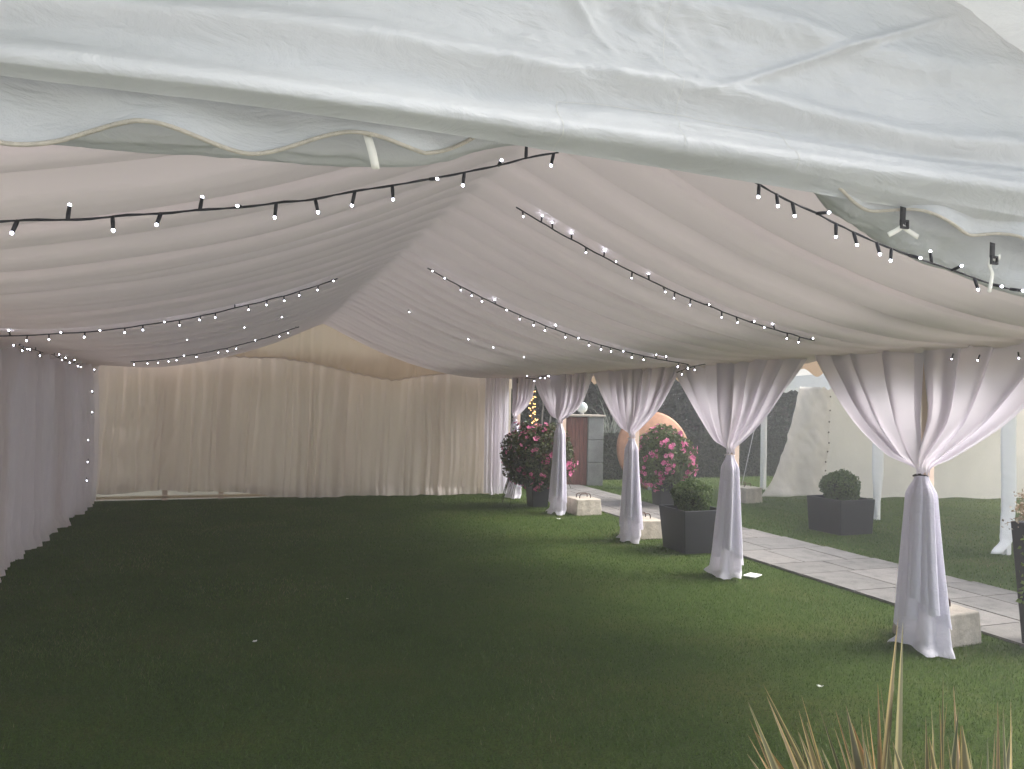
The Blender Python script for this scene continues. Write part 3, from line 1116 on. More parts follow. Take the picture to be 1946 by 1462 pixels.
def string(path, label, spacing, size, cable_r, seed, bulbs=None, group='strings of fairy lights under the marquee roof',
           n=None, cluster=None, wiggle=0.004, off=0.0, cable=True, down=0.6):
    """path: world polyline of the cable"""
    r = random.Random(seed)
    P = np.asarray(path, float)
    root = empty('string_lights', tuple(P[0]), label, 'fairy lights', group)
    L = float(np.linalg.norm(np.diff(P, axis=0), axis=1).sum())
    n = n or max(12, int(L/0.035))
    Q = catm(P, n)
    Q = Q + wiggle*np.stack([fbm(np.arange(n)*0.25, np.zeros(n), 2, seed+j) for j in range(3)], -1)
    if cable:
        m = MB()
        m.tube(Q, cable_r, 6)
        tw = np.arange(n)*0.9
        if size == 'near':
            side = np.stack([0*tw, np.cos(tw), np.sin(tw)], -1)*cable_r*1.0
            m.tube(Q+side, cable_r*0.8, 6)
        m.build('cable', MT['cable'], root)
    d = np.r_[0, np.cumsum(np.linalg.norm(np.diff(Q, axis=0), axis=1))]
    x = spacing*(0.4+off)
    while x < d[-1]:
        p = np.array([np.interp(x, d, Q[:, k]) for k in range(3)])
        ang = r.choice([0, 0, 0, 1, 2]) if down > 0.5 else r.choice([0, 1, 2])
        if ang == 0:
            dv = Vector((r.uniform(-.25, .25), r.uniform(-.5, .3), -1))
        elif ang == 1:
            dv = Vector((r.uniform(-.3, .3), r.uniform(-.3, .3), 1))
        else:
            dv = Vector((r.uniform(-.4, .4), -1, r.uniform(-.5, .2)))
        q = dv.to_track_quat('Z', 'Y')
        h = bpy.data.objects.new('lamp_holder', hold_me)
        h.location = Vector(p)-root.location
        h.rotation_mode = 'QUATERNION'
        h.rotation_quaternion = q
        link(h, root)
        b = bpy.data.objects.new('bulb', bulb_me[size])
        link(b, h)
        x += spacing*r.uniform(0.75, 1.25)
    return root


def slope_path(Y, xa, xb, drop=0.075, n=26):
    xs_ = np.linspace(xa, xb, n)
    return [(x, Y-0.04, float(prof(x))-drop-0.045*math.sin(PI*min(1, abs(x-RX)/HALF))) for x in xs_]


# front string: crosses behind the gable flap
fp = [at_y(px, py, 2.75) for px, py in [(-160, 424), (0, 420), (120, 417), (250, 411), (400, 399), (540, 385), (680, 365),
                                        (800, 343), (900, 325), (1000, 300), (1060, 290)]]
fp2 = [at_y(px, py, 2.29) for px, py in [(1404, 333), (1460, 362), (1560, 412), (1640, 450), (1700, 475), (1760, 497),
                                         (1830, 522), (1900, 547), (1960, 556), (2100, 575)]]
string(fp, 'fairy lights on thick black cable nearest the camera, left of the ridge', 0.118, 'near', 0.0034, 1, wiggle=0.003)
string(fp2, 'fairy lights on black cable nearest the camera, under the rolled canvas at right', 0.098, 'near', 0.0032, 2, wiggle=0.003, off=0.5)
string(slope_path(5.46, RX+0.28, XC-1.3, 0.10), 'second string of fairy lights from the front on the right slope', 0.14, 'mid', 0.0055, 3)
string(slope_path(5.40, RX-0.9, RX-HALF+0.6, 0.012), 'sparse fairy lights half hidden in the pleats, second from the front on the left slope', 0.30, 'near', 0.004, 4, cable=False)
string(slope_path(8.40, RX+0.28, XC-0.7, 0.10), 'third string of fairy lights from the front on the right slope', 0.155, 'far', 0.0065, 5)
string(slope_path(8.40, RX-0.7, RX-HALF+0.2, 0.10), 'third string of fairy lights from the front on the left slope', 0.17, 'far', 0.0065, 6)
string(slope_path(11.40, RX+0.5, XC-1.5, 0.02), 'sparse fairy lights half hidden in the far pleats of the right slope', 0.52, 'far', 0.005, 7, cable=False)
string(slope_path(11.40, RX-0.9, RX-HALF+1.0, 0.02), 'sparse fairy lights half hidden in the far pleats of the left slope', 0.62, 'far', 0.005, 8, cable=False)
string(slope_path(14.3, RX-0.7, RX-HALF+1.0, 0.11), 'string of fairy lights in front of the back gable, left of the ridge', 0.16, 'far', 0.0085, 9)
# along the eaves
string([at_y(a, b, Yk) for a, b, Yk in [(28, 655, 10.3), (45, 659, 10.8), (62, 664, 11.3), (82, 670, 11.9)]],
       'short tangle of fairy lights at the top of the grey side curtain, nearer one', 0.22, 'far', 0.005, 10, down=0.4)
string([at_y(a, b, Yk) for a, b, Yk in [(98, 674, 12.4), (115, 682, 12.9), (135, 690, 13.7), (158, 692, 14.5)]],
       'short run of fairy lights at the top of the grey side curtain, farther one', 0.28, 'far', 0.005, 11, down=0.4)
string([at_y(a, b, 15.3) for a, b in [(181, 690), (179, 720), (174, 790), (169, 860), (164, 915)]],
       'fairy lights hanging down the back left corner beside the curtains', 0.42, 'far', 0.004, 12, cable=False)
string([at_y(a, b, Yk) for a, b, Yk in [(998, 719, 15.4), (1015, 720, 15.0), (1035, 714, 14.4), (1052, 709, 13.7)]],
       'short run of fairy lights above the narrow corner curtain', 0.26, 'far', 0.008, 13, down=0.4)
string([at_y(a, b, Yk) for a, b, Yk in [(1286, 708, 9.25), (1310, 698, 8.95), (1340, 692, 8.6)]],
       'short run of fairy lights over the left edge of the second tied curtain', 0.30, 'far', 0.006, 14, down=0.4)
string([at_y(a, b, Yk) for a, b, Yk in [(1786, 670, 4.95), (1810, 672, 4.85), (1860, 674, 4.62), (1915, 674, 4.4), (1950, 666, 4.25)]],
       'few fairy lights at the liner edge above the nearest tied curtain', 0.28, 'mid', 0.004, 15, cable=False)

# ------------------------------------------------------------------ concrete blocks
def block(x, y, s, h, label, rz=0.0, seed=0):
    root = empty('concrete_block', (x, y, 0), label, 'concrete block', 'concrete ballast blocks', rz)
    n = 9
    r = np.random.default_rng(seed)
    m = MB()
    m.box(-s/2, -s/2, 0, s/2, s/2, h, taper=-0.015)
    o = m.build('block', MT['concrete'], root, smooth=False, world=False)
    bv = o.modifiers.new('bevel', 'BEVEL')
    bv.width = 0.018
    bv.segments = 3
    sub = o.modifiers.new('sub', 'SUBSURF')
    sub.subdivision_type = 'SIMPLE'
    sub.levels = sub.render_levels = 4
    tx = bpy.data.textures.new('chip', 'CLOUDS')
    tx.noise_scale = 0.09
    dp = o.modifiers.new('rough', 'DISPLACE')
    dp.texture = tx
    dp.strength = 0.014
    dp.mid_level = 0.5
    for dx in (-0.07, 0.09):
        pts = [(-0.12, dx, h-0.02), (-0.12, dx, h+0.06), (-0.09, dx, h+0.085), (0.10, dx+0.03, h+0.085), (0.13, dx+0.03, h+0.06), (0.13, dx+0.03, h-0.02)]
        m = MB().tube(catm(pts, 30), 0.010, 6)
        m.build('lifting_bar', MT['rebar'], root, world=False)
    return root


block(6.40, 5.62, 0.52, 0.31, 'concrete block with bent steel bars beside the nearest curtain tail', 0.05, 1)
block(6.36, 11.30, 0.50, 0.31, 'concrete block partly hidden behind the square planter beside the path', 0.0, 2)
block(6.52, 13.95, 0.52, 0.32, 'concrete block with twisted bars beside the fourth curtain tail', 0.0, 3)
cb = at_z(1432, 958)
block(cb[0], cb[1]+0.3, 0.52, 0.36, 'concrete block at the foot of the far white tent leg with guy rope', 0.2, 4)

# ------------------------------------------------------------------ leaves
def leafcloud(P, N, size, r, jitter=0.9, aspect=1.7):
    """one quad per point, roughly facing N"""
    n = len(P)
    N = N+jitter*r.standard_normal((n, 3))
    N /= np.linalg.norm(N, axis=1)[:, None]
    T = r.standard_normal((n, 3))
    T -= N*(T*N).sum(1)[:, None]
    T /= np.linalg.norm(T, axis=1)[:, None]
    B = np.cross(N, T)
    s = size*(0.6+0.8*r.random(n))
    L, W = (s*aspect/2)[:, None], (s/2)[:, None]
    bend = N*(s*0.25)[:, None]
    V = np.stack([P-T*L-bend, P-B*W, P+T*L-bend, P+B*W], 1).reshape(-1, 3)
    F = np.arange(4*n).reshape(n, 4)
    return V, F


def rnd4(r, n, base=0.45, sd=0.22):
    return np.repeat(np.clip(base+sd*r.standard_normal(n), 0, 1), 4)


def sphere_pts(n, r, lump=0.12, seed=0, depth=0.25):
    d = r.standard_normal((n, 3))
    d /= np.linalg.norm(d, axis=1)[:, None]
    rad = 1-depth*r.random(n)**1.5
    bump = lump*(vnoise(d[:, 0]*3+d[:, 2]*2, d[:, 1]*3+1.5*d[:, 2], seed)+0.5*vnoise(d[:, 0]*8, d[:, 1]*8+d[:, 2]*6, seed+2))
    return d*(rad+bump)[:, None], d


def ico(rad, mat, name, parent, loc, sz=(1, 1, 1)):
    a, b = np.linspace(0, 2*PI, 25), np.linspace(0.02, PI-0.02, 14)
    A, B = np.meshgrid(a, b, indexing='ij')
    k = rad*(1+0.10*fbm(np.cos(A)*2+5, B*2, 2, 3))
    V = np.stack([loc[0]+sz[0]*k*np.cos(A)*np.sin(B), loc[1]+sz[1]*k*np.sin(A)*np.sin(B), loc[2]+sz[2]*k*np.cos(B)], -1)
    m = MB()
    m.grid(V)
    return m.build(name, mat, parent, world=False)


def square_planter(x, y, s, h, rz, label, ballr, seed, tp):
    root = empty('square_planter', (x, y, 0), label, 'planter', 'square planters with clipped box balls', rz)
    b = s/2
    tw = 0.028
    m = MB()
    # outer tapered shell
    V = np.array([[-b+tp, -b+tp, 0.02], [b-tp, -b+tp, 0.02], [b-tp, b-tp, 0.02], [-b+tp, b-tp, 0.02],
                  [-b, -b, h], [b, -b, h], [b, b, h], [-b, b, h],
                  [-b+tw, -b+tw, h], [b-tw, -b+tw, h], [b-tw, b-tw, h], [-b+tw, b-tw, h],
                  [-b+tw, -b+tw, h-0.10], [b-tw, -b+tw, h-0.10], [b-tw, b-tw, h-0.10], [-b+tw, b-tw, h-0.10]])
    F = []
    for i in range(4):
        j = (i+1) % 4
        F += [[i, j, 4+j, 4+i], [4+i, 4+j, 8+j, 8+i], [8+i, 8+j, 12+j, 12+i]]
    F.append([3, 2, 1, 0])
    m.add(V, F)
    m.build('planter_body', MT['planter'], root, smooth=False, world=False, bevel=0.011)
    m = MB()
    q = b-tw-0.001
    xx, yy = np.meshgrid(np.linspace(-q, q, 14), np.linspace(-q, q, 14), indexing='ij')
    m.grid(np.stack([xx, yy, h-0.075+0.012*fbm(xx*8, yy*8, 2, 3)], -1))
    m.build('soil', MT['soil'], root, world=False)
    # the clipped box ball is a plant of its own
    pr = empty('box_ball', (x, y, h-0.06), label.replace('dark square planter', 'clipped box ball in the dark square planter').replace(' holding a box ball', ''), 'shrub', 'clipped box balls in planters')
    r = np.random.default_rng(seed)
    P, D = sphere_pts(9000, r, 0.17, seed, 0.32)
    P = P*(ballr*(1+0.10*(r.random(len(P)) > 0.97)*r.random(len(P))))[:, None]*np.array([1, 1, 0.86])
    P[:, 2] += ballr*0.72
    k_ = P[:, 2] > 0.0
    P, D = P[k_], D[k_]
    V, F = leafcloud(P, D, 0.021, r)
    mesh_np('foliage', V, F, MT['box'], pr, False, {'rnd': rnd4(r, len(P), 0.5)})
    # stray sprigs
    ico(ballr*0.80, MT['leafcore'], 'twigs', pr, (0, 0, ballr*0.70), (1, 1, 0.84))
    return root


square_planter(6.53, 10.07, 0.74, 0.66, 0.0, 'dark square planter holding a box ball between path and second tied curtain', 0.30, 41, 0.055)
pc = at_z(1598, 1022)
aR = math.radians(-14)
square_planter(pc[0]+0.38, pc[1]+0.43, 0.80, 0.63, math.radians(3), 'dark square planter holding a box ball on the grass across the path', 0.33, 42, 0.03)


def flower_mesh(P, D, size, r, petals=5):
    n = len(P)
    Nn = D+0.35*r.standard_normal((n, 3))
    Nn /= np.linalg.norm(Nn, axis=1)[:, None]
    T = r.standard_normal((n, 3))
    T -= Nn*(T*Nn).sum(1)[:, None]
    T /= np.linalg.norm(T, axis=1)[:, None]
    B = np.cross(Nn, T)
    V, F, A, off = [], [], [], 0
    s = size*(0.75+0.5*r.random(n))
    for k in range(petals):
        a = 2*PI*k/petals
        def pt(ang, rad, lift):
            return P+T*(np.cos(ang)*rad*s)[:, None]+B*(np.sin(ang)*rad*s)[:, None]+Nn*(lift*s)[:, None]
        q = np.stack([pt(a, 0.06, -0.25), pt(a-0.55, 0.85, 0.0), pt(a, 1.08, 0.05), pt(a+0.55, 0.85, 0.0)], 1)
        V.append(q.reshape(-1, 3))
        F.append(np.arange(4*n).reshape(n, 4)+off)
        off += 4*n
        A.append(np.repeat(np.clip(0.5+0.25*r.standard_normal(n), 0, 1), 4))
    return np.concatenate(V), np.concatenate(F), np.concatenate(A)


def tall_planter(root_loc, h, w0, w1, name_label, bush, seed, leafmat, nflow, nleaf=9000, fl_top=None, mainlabel=None):
    root = empty('tall_planter', root_loc, name_label, 'planter', 'tall dark planters')
    m = MB()
    b, t = w0/2, w1/2
    m.box(-t, -t, 0.0, t, t, h, taper=t-b)
    m.build('planter_body', MT['planter'], root, smooth=False, world=False, bevel=0.01)
    if bush:
        br, bz = bush
        pl_ = empty('petunia_bush', (root_loc[0], root_loc[1], h-0.02), mainlabel, 'flowering plant', 'petunia bushes in tall planters')
        r = np.random.default_rng(seed)
        P, D = sphere_pts(nleaf, r, 0.16, seed, 0.45)
        P = P*br*np.array([1, 1, 0.92])
        P[:, 2] += bz-h
        V, F = leafcloud(P, D, 0.05, r, aspect=1.5)
        mesh_np('foliage', V, F, MT[leafmat], pl_, False, {'rnd': rnd4(r, len(P), 0.5, 0.25)})
        ico(br*0.62, MT['leafcore'], 'twigs', pl_, (0, 0, bz-h), (1, 1, 0.92))
        P, D = sphere_pts(nflow, r, 0.16, seed, 0.05)
        # clustered
        w = vnoise(D[:, 0]*2.5, D[:, 2]*2.5+D[:, 1]*2, seed+8)
        k_ = w > -0.15
        P, D = P[k_], D[k_]
        P = P*br*(0.93+0.16*r.random(len(P)))[:, None]*np.array([1, 1, 0.92])
        P[:, 2] += bz-h
        V, F, A = flower_mesh(P, D, 0.048, r)
        mesh_np('flowers', V, F, MT['flower'], pl_, False, {'rnd': A})
        # trailing stems
        m = MB()
        for q in range(26):
            a = r.random()*2*PI
            rr_ = br*0.85
            z0 = bz-h-br*0.2
            L = br*(0.5+0.6*r.random())
            pts = [(math.cos(a)*rr_*(0.7+0.3*t_)*(1+0.15*t_), math.sin(a)*rr_*(0.7+0.3*t_)*(1+0.15*t_), z0-L*t_**1.6+0.05*math.sin(5*t_+q)) for t_ in np.linspace(0, 1, 8)]
            m.tube(pts, 0.005, 4, rnd=0.4)
        m.build('stems', MT[leafmat], pl_, world=False)
    return root


tall_planter((5.98, 15.1, 0), 1.0, 0.34, 0.48, 'tall dark planter standing by the fourth tied curtain at the lawn edge', (0.76, 1.08), 51, 'petunia_dark', 300,
             mainlabel='dark leafy petunia bush with deep pink flowers behind the fourth tied curtain')
tall_planter((8.85, 14.8, 0), 1.0, 0.34, 0.48, 'tall dark planter across the path below the round pink flowering bush', (0.72, 1.06), 52, 'petunia', 420,
             mainlabel='round green petunia bush covered in pink flowers in front of the orange disc')
# nearer planter cut by the right edge of the photo
pc = at_z(1936, 1250)
tp_ = tall_planter((pc[0]+0.54, pc[1]+0.06, 0), 1.17, 0.36, 0.50, 'tall black planter at the right edge of the picture beside the path', None, 53, 'box', 0)
dp_ = empty('dried_petunia', (pc[0]+0.54, pc[1]+0.06, 1.17), 'straggly dried cream and red flowers in the tall black planter at the right edge', 'flowering plant')
r = np.random.default_rng(61)
m = MB()
pts_all = []
for q in range(120):
    a, e = r.random()*2*PI, r.random()*0.9+0.15
    L = 0.22+0.26*r.random()
    P = np.array([(math.cos(a)*L*math.cos(e)*t_, math.sin(a)*L*math.cos(e)*t_, L*1.1*math.sin(e)*t_-0.10*t_**3) for t_ in np.linspace(0, 1, 7)])
    m.tube(P, 0.0022, 4, rnd=0.3+0.3*r.random())
    for k in range(14):
        j = r.integers(2, 7)
        pts_all.append(P[j]+0.025*r.standard_normal(3))
m.build('stems', MT['dryplant'], dp_, world=False)
PA = np.array(pts_all)
V, F = leafcloud(PA, r.standard_normal(PA.shape), 0.021, r, aspect=1.4)
mesh_np('flowers', V, F, MT['dryplant'], dp_, False, {'rnd': rnd4(r, len(PA), 0.6, 0.22)})
lm = []
for q in range(70):
    a = r.uniform(PI*0.75, PI*1.5)
    zz = r.uniform(-0.75, -0.05)
    lm.append((math.cos(a)*(0.27+0.02*r.random()), math.sin(a)*(0.27+0.02*r.random()), zz))
lm = np.array(lm)
nn = lm*np.array([1, 1, 0])
V, F = leafcloud(lm, nn*3, 0.05, r, aspect=1.2)
mesh_np('trailing_leaves', V, F, MT['limeleaf'], dp_, False, {'rnd': rnd4(r, len(lm), 0.5)})

# ------------------------------------------------------------------ strap-leaved plants
def strap_leaf(base, tip, width, bend, r, n=16):
    """channelled tapering leaf"""
    base, tip = np.array(base, float), np.array(tip, float)
    t = np.linspace(0, 1, n)
    d = tip-base
    L = np.linalg.norm(d)
    side = np.cross(d, [0, 0, 1.0])
    if np.linalg.norm(side) < 1e-3:
        side = np.array([1.0, 0, 0])
    tw = r.random()*2*PI
    out = np.array([d[0], d[1], 0])
    out = out/(np.linalg.norm(out)+1e-6)
    C = base+d*t[:, None]+out*(bend*L*(t**2.2-t))[:, None]+np.array([0, 0, 1.0])*(bend*0.5*L*np.sin(PI*t))[:, None]
    dd = d/L
    s1 = np.cross(dd, [math.cos(tw), math.sin(tw), 0.2])
    s1 /= np.linalg.norm(s1)
    s2 = np.cross(dd, s1)
    w = width*np.clip(np.minimum(1.0, 0.6+t*1.3)*(1-t**3.0), 0.02, 1)
    cols = []
    for k, (a, b) in enumerate([(-1, 0.25), (-0.8, 0.16), (-0.4, 0.05), (0, 0), (0.4, 0.05), (0.8, 0.16), (1, 0.25)]):
        cols.append(C+s1*(a*w)[:, None]*0.5+s2*(b*w)[:, None])
    V = np.stack(cols, 0)
    ac = np.repeat(np.array([1, 0.8, 0.4, 0, 0.4, 0.8, 1.0]), n)
    return V, ac


def strap_plant(name, loc, leaves, mat, label, cat):
    root = empty(name, loc, label, cat)
    Vs, Fs, A, R, off = [], [], [], [], 0
    r = np.random.default_rng(5)
    for (b, t, w, bend, rn) in leaves:
        V, ac = strap_leaf(b, t, w, bend, r)
        nu, nv = V.shape[:2]
        idx = np.arange(nu*nv).reshape(nu, nv)
        F = np.stack([idx[:-1, :-1], idx[1:, :-1], idx[1:, 1:], idx[:-1, 1:]], -1).reshape(-1, 4)+off
        Vs.append(V.reshape(-1, 3))
        Fs.append(F)
        A.append(ac)
        R.append(np.full(nu*nv, rn))
        off += nu*nv
    V = np.concatenate(Vs)-np.array(loc)
    mesh_np('leaves', V, np.concatenate(Fs), mat, root, True, {'across': np.concatenate(A), 'rnd': np.concatenate(R)})
    return root


# foreground plant: tips placed where the leaves end, all growing from one crown on the ground
def tipd(px, py, depth):
    return EYE+ray(px, py)*depth


crown = np.array([2.12, 1.95, 0.0])
tips = [(1707, 1176, 2.75, .032), (1716, 1182, 2.8, .034), (1450, 1300, 2.65, .022), (1422, 1335, 2.55, .028), (1424, 1366, 2.6, .018),
        (1420, 1395, 2.5, .016), (1523, 1322, 2.7, .034), (1518, 1350, 2.6, .030), (1558, 1348, 2.8, .018), (1588, 1350, 2.75, .022),
        (1608, 1342, 2.9, .034), (1636, 1357, 2.7, .012), (1668, 1300, 2.9, .030), (1673, 1302, 2.85, .022), (1650, 1345, 2.8, .026),
        (1770, 1338, 2.8, .022), (1785, 1330, 2.85, .020), (1792, 1283, 2.9, .012), (1812, 1303, 2.9, .014), (1822, 1345, 2.75, .022),
        (1828, 1378, 2.7, .045), (1733, 1425, 2.6, .012), (1742, 1432, 2.6, .012), (1896, 1332, 2.9, .012), (1906, 1338, 2.9, .012),
        (1921, 1330, 2.85, .026), (1877, 1400, 2.8, .018), (1841, 1414, 2.6, .03), (1500, 1390, 2.7, .02), (1515, 1385, 2.7, .018),
        (1640, 1400, 2.6, .024), (1690, 1390, 2.6, .03), (1765, 1400, 2.6, .04), (1800, 1400, 2.5, .03), (1610, 1430, 2.5, .03),
        (1560, 1420, 2.5, .03), (1700, 1300, 2.9, .02)]
lv = []
rr = random.Random(8)
for (px, py, d, w) in tips:
    T_ = tipd(px, py, d)
    b_ = crown+np.array([rr.uniform(-.12, .12), rr.uniform(-.10, .10), 0])
    if 1880 < px:
        b_ = b_+np.array([0.45, -0.05, 0])
    elif 1730 < px:
        b_ = b_+np.array([0.17, -0.05, 0])
    lv.append((b_, T_, w*2.1, rr.uniform(0.02, 0.08), rr.random()*0.75))
for (px, py, d, w) in tips[2:]:
    T_ = tipd(px+rr.uniform(-16, 16), py+rr.uniform(10, 70), d*rr.uniform(0.96, 1.04))
    b_ = crown+np.array([rr.uniform(-.12, .12)+(0.45 if px > 1880 else 0.17 if px > 1730 else 0), rr.uniform(-.12, .08), 0])
    lv.append((b_, T_, w*rr.uniform(1.6, 2.6), rr.uniform(0.02, 0.10), rr.random()))
for q in range(26):
    a = rr.uniform(0, 2*PI)
    L = rr.uniform(0.5, 0.95)
    e = rr.uniform(0.7, 1.4)
    lv.append((crown+np.array([rr.uniform(-.12, .12), rr.uniform(-.1, .1), 0]),
               crown+np.array([math.cos(a)*L*math.cos(e), math.sin(a)*L*math.cos(e), L*0.75*math.sin(e)]), rr.uniform(.025, .045), 0.1, rr.random()))
strap_plant('strap_leaf_plant', tuple(crown), lv, MT['strapleaf'], 'spiky plant with striped green and tan strap leaves in the lower right foreground', 'plant')

# pale spiky plants beside the stone pillar
lv = []
base = EYE+ray(1158, 905)*22.6
base[2] = 0
for q in range(46):
    a = rr.uniform(0, 2*PI)
    L = rr.uniform(0.7, 1.5)
    lv.append((base+np.array([rr.uniform(-.15, .15), rr.uniform(-.15, .15), 0.4]),
               base+np.array([math.cos(a)*L*0.75, math.sin(a)*L*0.5, 1.2+L*0.95-0.5*abs(math.cos(a))*L]), rr.uniform(.03, .055), 0.35, rr.random()))
strap_plant('spiky_plant', tuple(base), lv, MT['paleleaf'], 'silvery spiky plant arching between the stone pillar and the orange disc', 'plant')
lv = []
base = EYE+ray(1042, 905)*22.5
base[2] = 0
for q in range(30):
    a = rr.uniform(0, 2*PI)
    L = rr.uniform(0.7, 1.4)
    lv.append((base+np.array([rr.uniform(-.15, .15), rr.uniform(-.15, .15), 0.4]),
               base+np.array([math.cos(a)*L*0.8, math.sin(a)*L*0.5, 1.0+L*0.6-0.3*abs(math.cos(a))*L]), rr.uniform(.03, .05), 0.35, rr.random()))
strap_plant('spiky_plant', tuple(base), lv, MT['paleleaf'], 'silvery spiky plant left of the stone pillar behind the dark petunias', 'plant')

# ------------------------------------------------------------------ stone pillar with door and globe
pb_ = at_z(1098, 922)
pl_root = empty('stone_pillar', (pb_[0], pb_[1], 0), 'grey stone block pillar with a red-brown boarded panel and flat cap', 'pillar', None, math.radians(-12))
sc_ = 1.0
H_ = 1.86
for x0_, x1_, mtn, nm in ((-0.58, -0.46, 'stone', 'jamb'), (0.20, 0.62, 'stone', 'pier')):
    m = MB()
    for k in range(3):
        z0_ = k*H_/3
        m.box(x0_, -0.28, z0_+0.008, x1_, 0.28, z0_+H_/3-0.006)
    m.build(nm, MT[mtn], pl_root, smooth=False, world=False, bevel=0.012)
m = MB()
for k in range(6):
    xa = -0.455+k*0.109
    m.box(xa, -0.20, 0.02, xa+0.103, 0.2, H_-0.02)
m.build('boarded_panel', MT['wood'], pl_root, smooth=False, world=False, bevel=0.004)
m = MB()
m.box(-0.62, -0.33, H_, 0.66, 0.33, H_+0.05)
m.build('cap', MT['concrete'], pl_root, smooth=False, world=False, bevel=0.01)
gl = EYE+ray(1106, 779)*20.9
gr = empty('globe_lamp', (gl[0], gl[1], H_+0.05), 'round frosted glass globe standing on the stone pillar cap', 'lamp')
a, b = np.linspace(0, 2*PI, 33), np.linspace(0.001, PI-0.001, 17)
A, B = np.meshgrid(a, b, indexing='ij')
m = MB()
m.grid(np.stack([0.155*np.cos(A)*np.sin(B), 0.155*np.sin(A)*np.sin(B), 0.19+0.155*np.cos(B)], -1))
m.build('globe', MT['glass'], gr, world=False)
m = MB().tube([(0, 0, -0.002), (0, 0, 0.045)], 0.06, 12)
m.build('lamp_base', MT['metal'], gr, world=False)

# ------------------------------------------------------------------ orange disc sculpture
dc = EYE+ray(1242, 850)*20.0
dr = empty('disc_sculpture', (dc[0], dc[1], 0), 'large round orange metal disc standing on the lawn behind the pink petunias', 'sculpture', None, math.radians(-10))
R_ = 1.0
a = np.linspace(0, 2*PI, 97)
rd = np.concatenate([np.linspace(0.0005, 0.97, 24), [0.985, 0.998, 1.0, 0.998, 0.985], np.linspace(0.97, 0.0005, 24)])
th = np.concatenate([-0.05-0.16*np.cos(np.linspace(0.0005, 0.97, 24)*PI/2), [-0.04, -0.02, 0, 0.02, 0.04], 0.05+0.02*np.cos(np.linspace(0.97, 0, 24)*PI/2)])
A, I_ = np.meshgrid(a, np.arange(len(rd)), indexing='ij')
RR, TH = rd[I_], th[I_]
V = np.stack([RR*R_*np.cos(A), TH+0*A, RR*R_*1.05*np.sin(A)], -1)
# lean the top back
lean = math.radians(14)
Vy = V[..., 1]*math.cos(lean)+V[..., 2]*math.sin(lean)
Vz = -V[..., 1]*math.sin(lean)+V[..., 2]*math.cos(lean)
V = np.stack([V[..., 0], Vy, Vz+1.02], -1)
m = MB()
m.grid(V)
m.build('disc', MT['disc'], dr, world=False)
m = MB()
m.box(-0.25, -0.35, 0.0, 0.25, 0.05, 0.10)
m.build('plinth', MT['stone'], dr, smooth=False, world=False, bevel=0.01)

# ------------------------------------------------------------------ clipped hedge
def surf_leaves(P, D, size, r, mat, root, name='foliage', base=0.45, aspect=1.6):
    V, F = leafcloud(P, D, size, r, aspect=aspect)
    return mesh_np(name, V, F, MT[mat], root, False, {'rnd': rnd4(r, len(P), base)})


hA, hB = at_z(1128, 913), at_z(1470, 905)
hd = math.atan2(hB[1]-hA[1], hB[0]-hA[0])
HL = float(np.linalg.norm(hB[:2]-hA[:2]))+1.0
hr = empty('clipped_hedge', (hA[0], hA[1], 0), 'long clipped dark green hedge behind the pillar and the orange disc', 'hedge', None, hd)
r = np.random.default_rng(71)
n = 26000
hh, hw = 1.35, 0.9
face = r.random(n)
xx = r.random(n)*HL-0.2
P = np.zeros((n, 3))
D = np.zeros((n, 3))
fr = face < 0.6
P[fr] = np.stack([xx[fr], -0.03*r.random(fr.sum()), r.random(fr.sum())*hh], -1)
D[fr] = (0, -1, 0.3)
tpk = ~fr
P[tpk] = np.stack([xx[tpk], r.random(tpk.sum())*hw, hh-0.04*r.random(tpk.sum())], -1)
D[tpk] = (0, 0, 1)
P[:, 1] += 0.06*fbm(P[:, 0]*1.5, P[:, 2]*2, 3, 5)
P[:, 2] += 0.035*fbm(P[:, 0]*1.8, P[:, 1]*2, 3, 6)
surf_leaves(P, D, 0.055, r, 'hedge', hr, base=0.42)
m = MB()
m.box(-0.15, 0.06, 0.0, HL-0.25, hw-0.05, hh-0.07)
m.build('twigs', MT['leafcore'], hr, smooth=False, world=False)


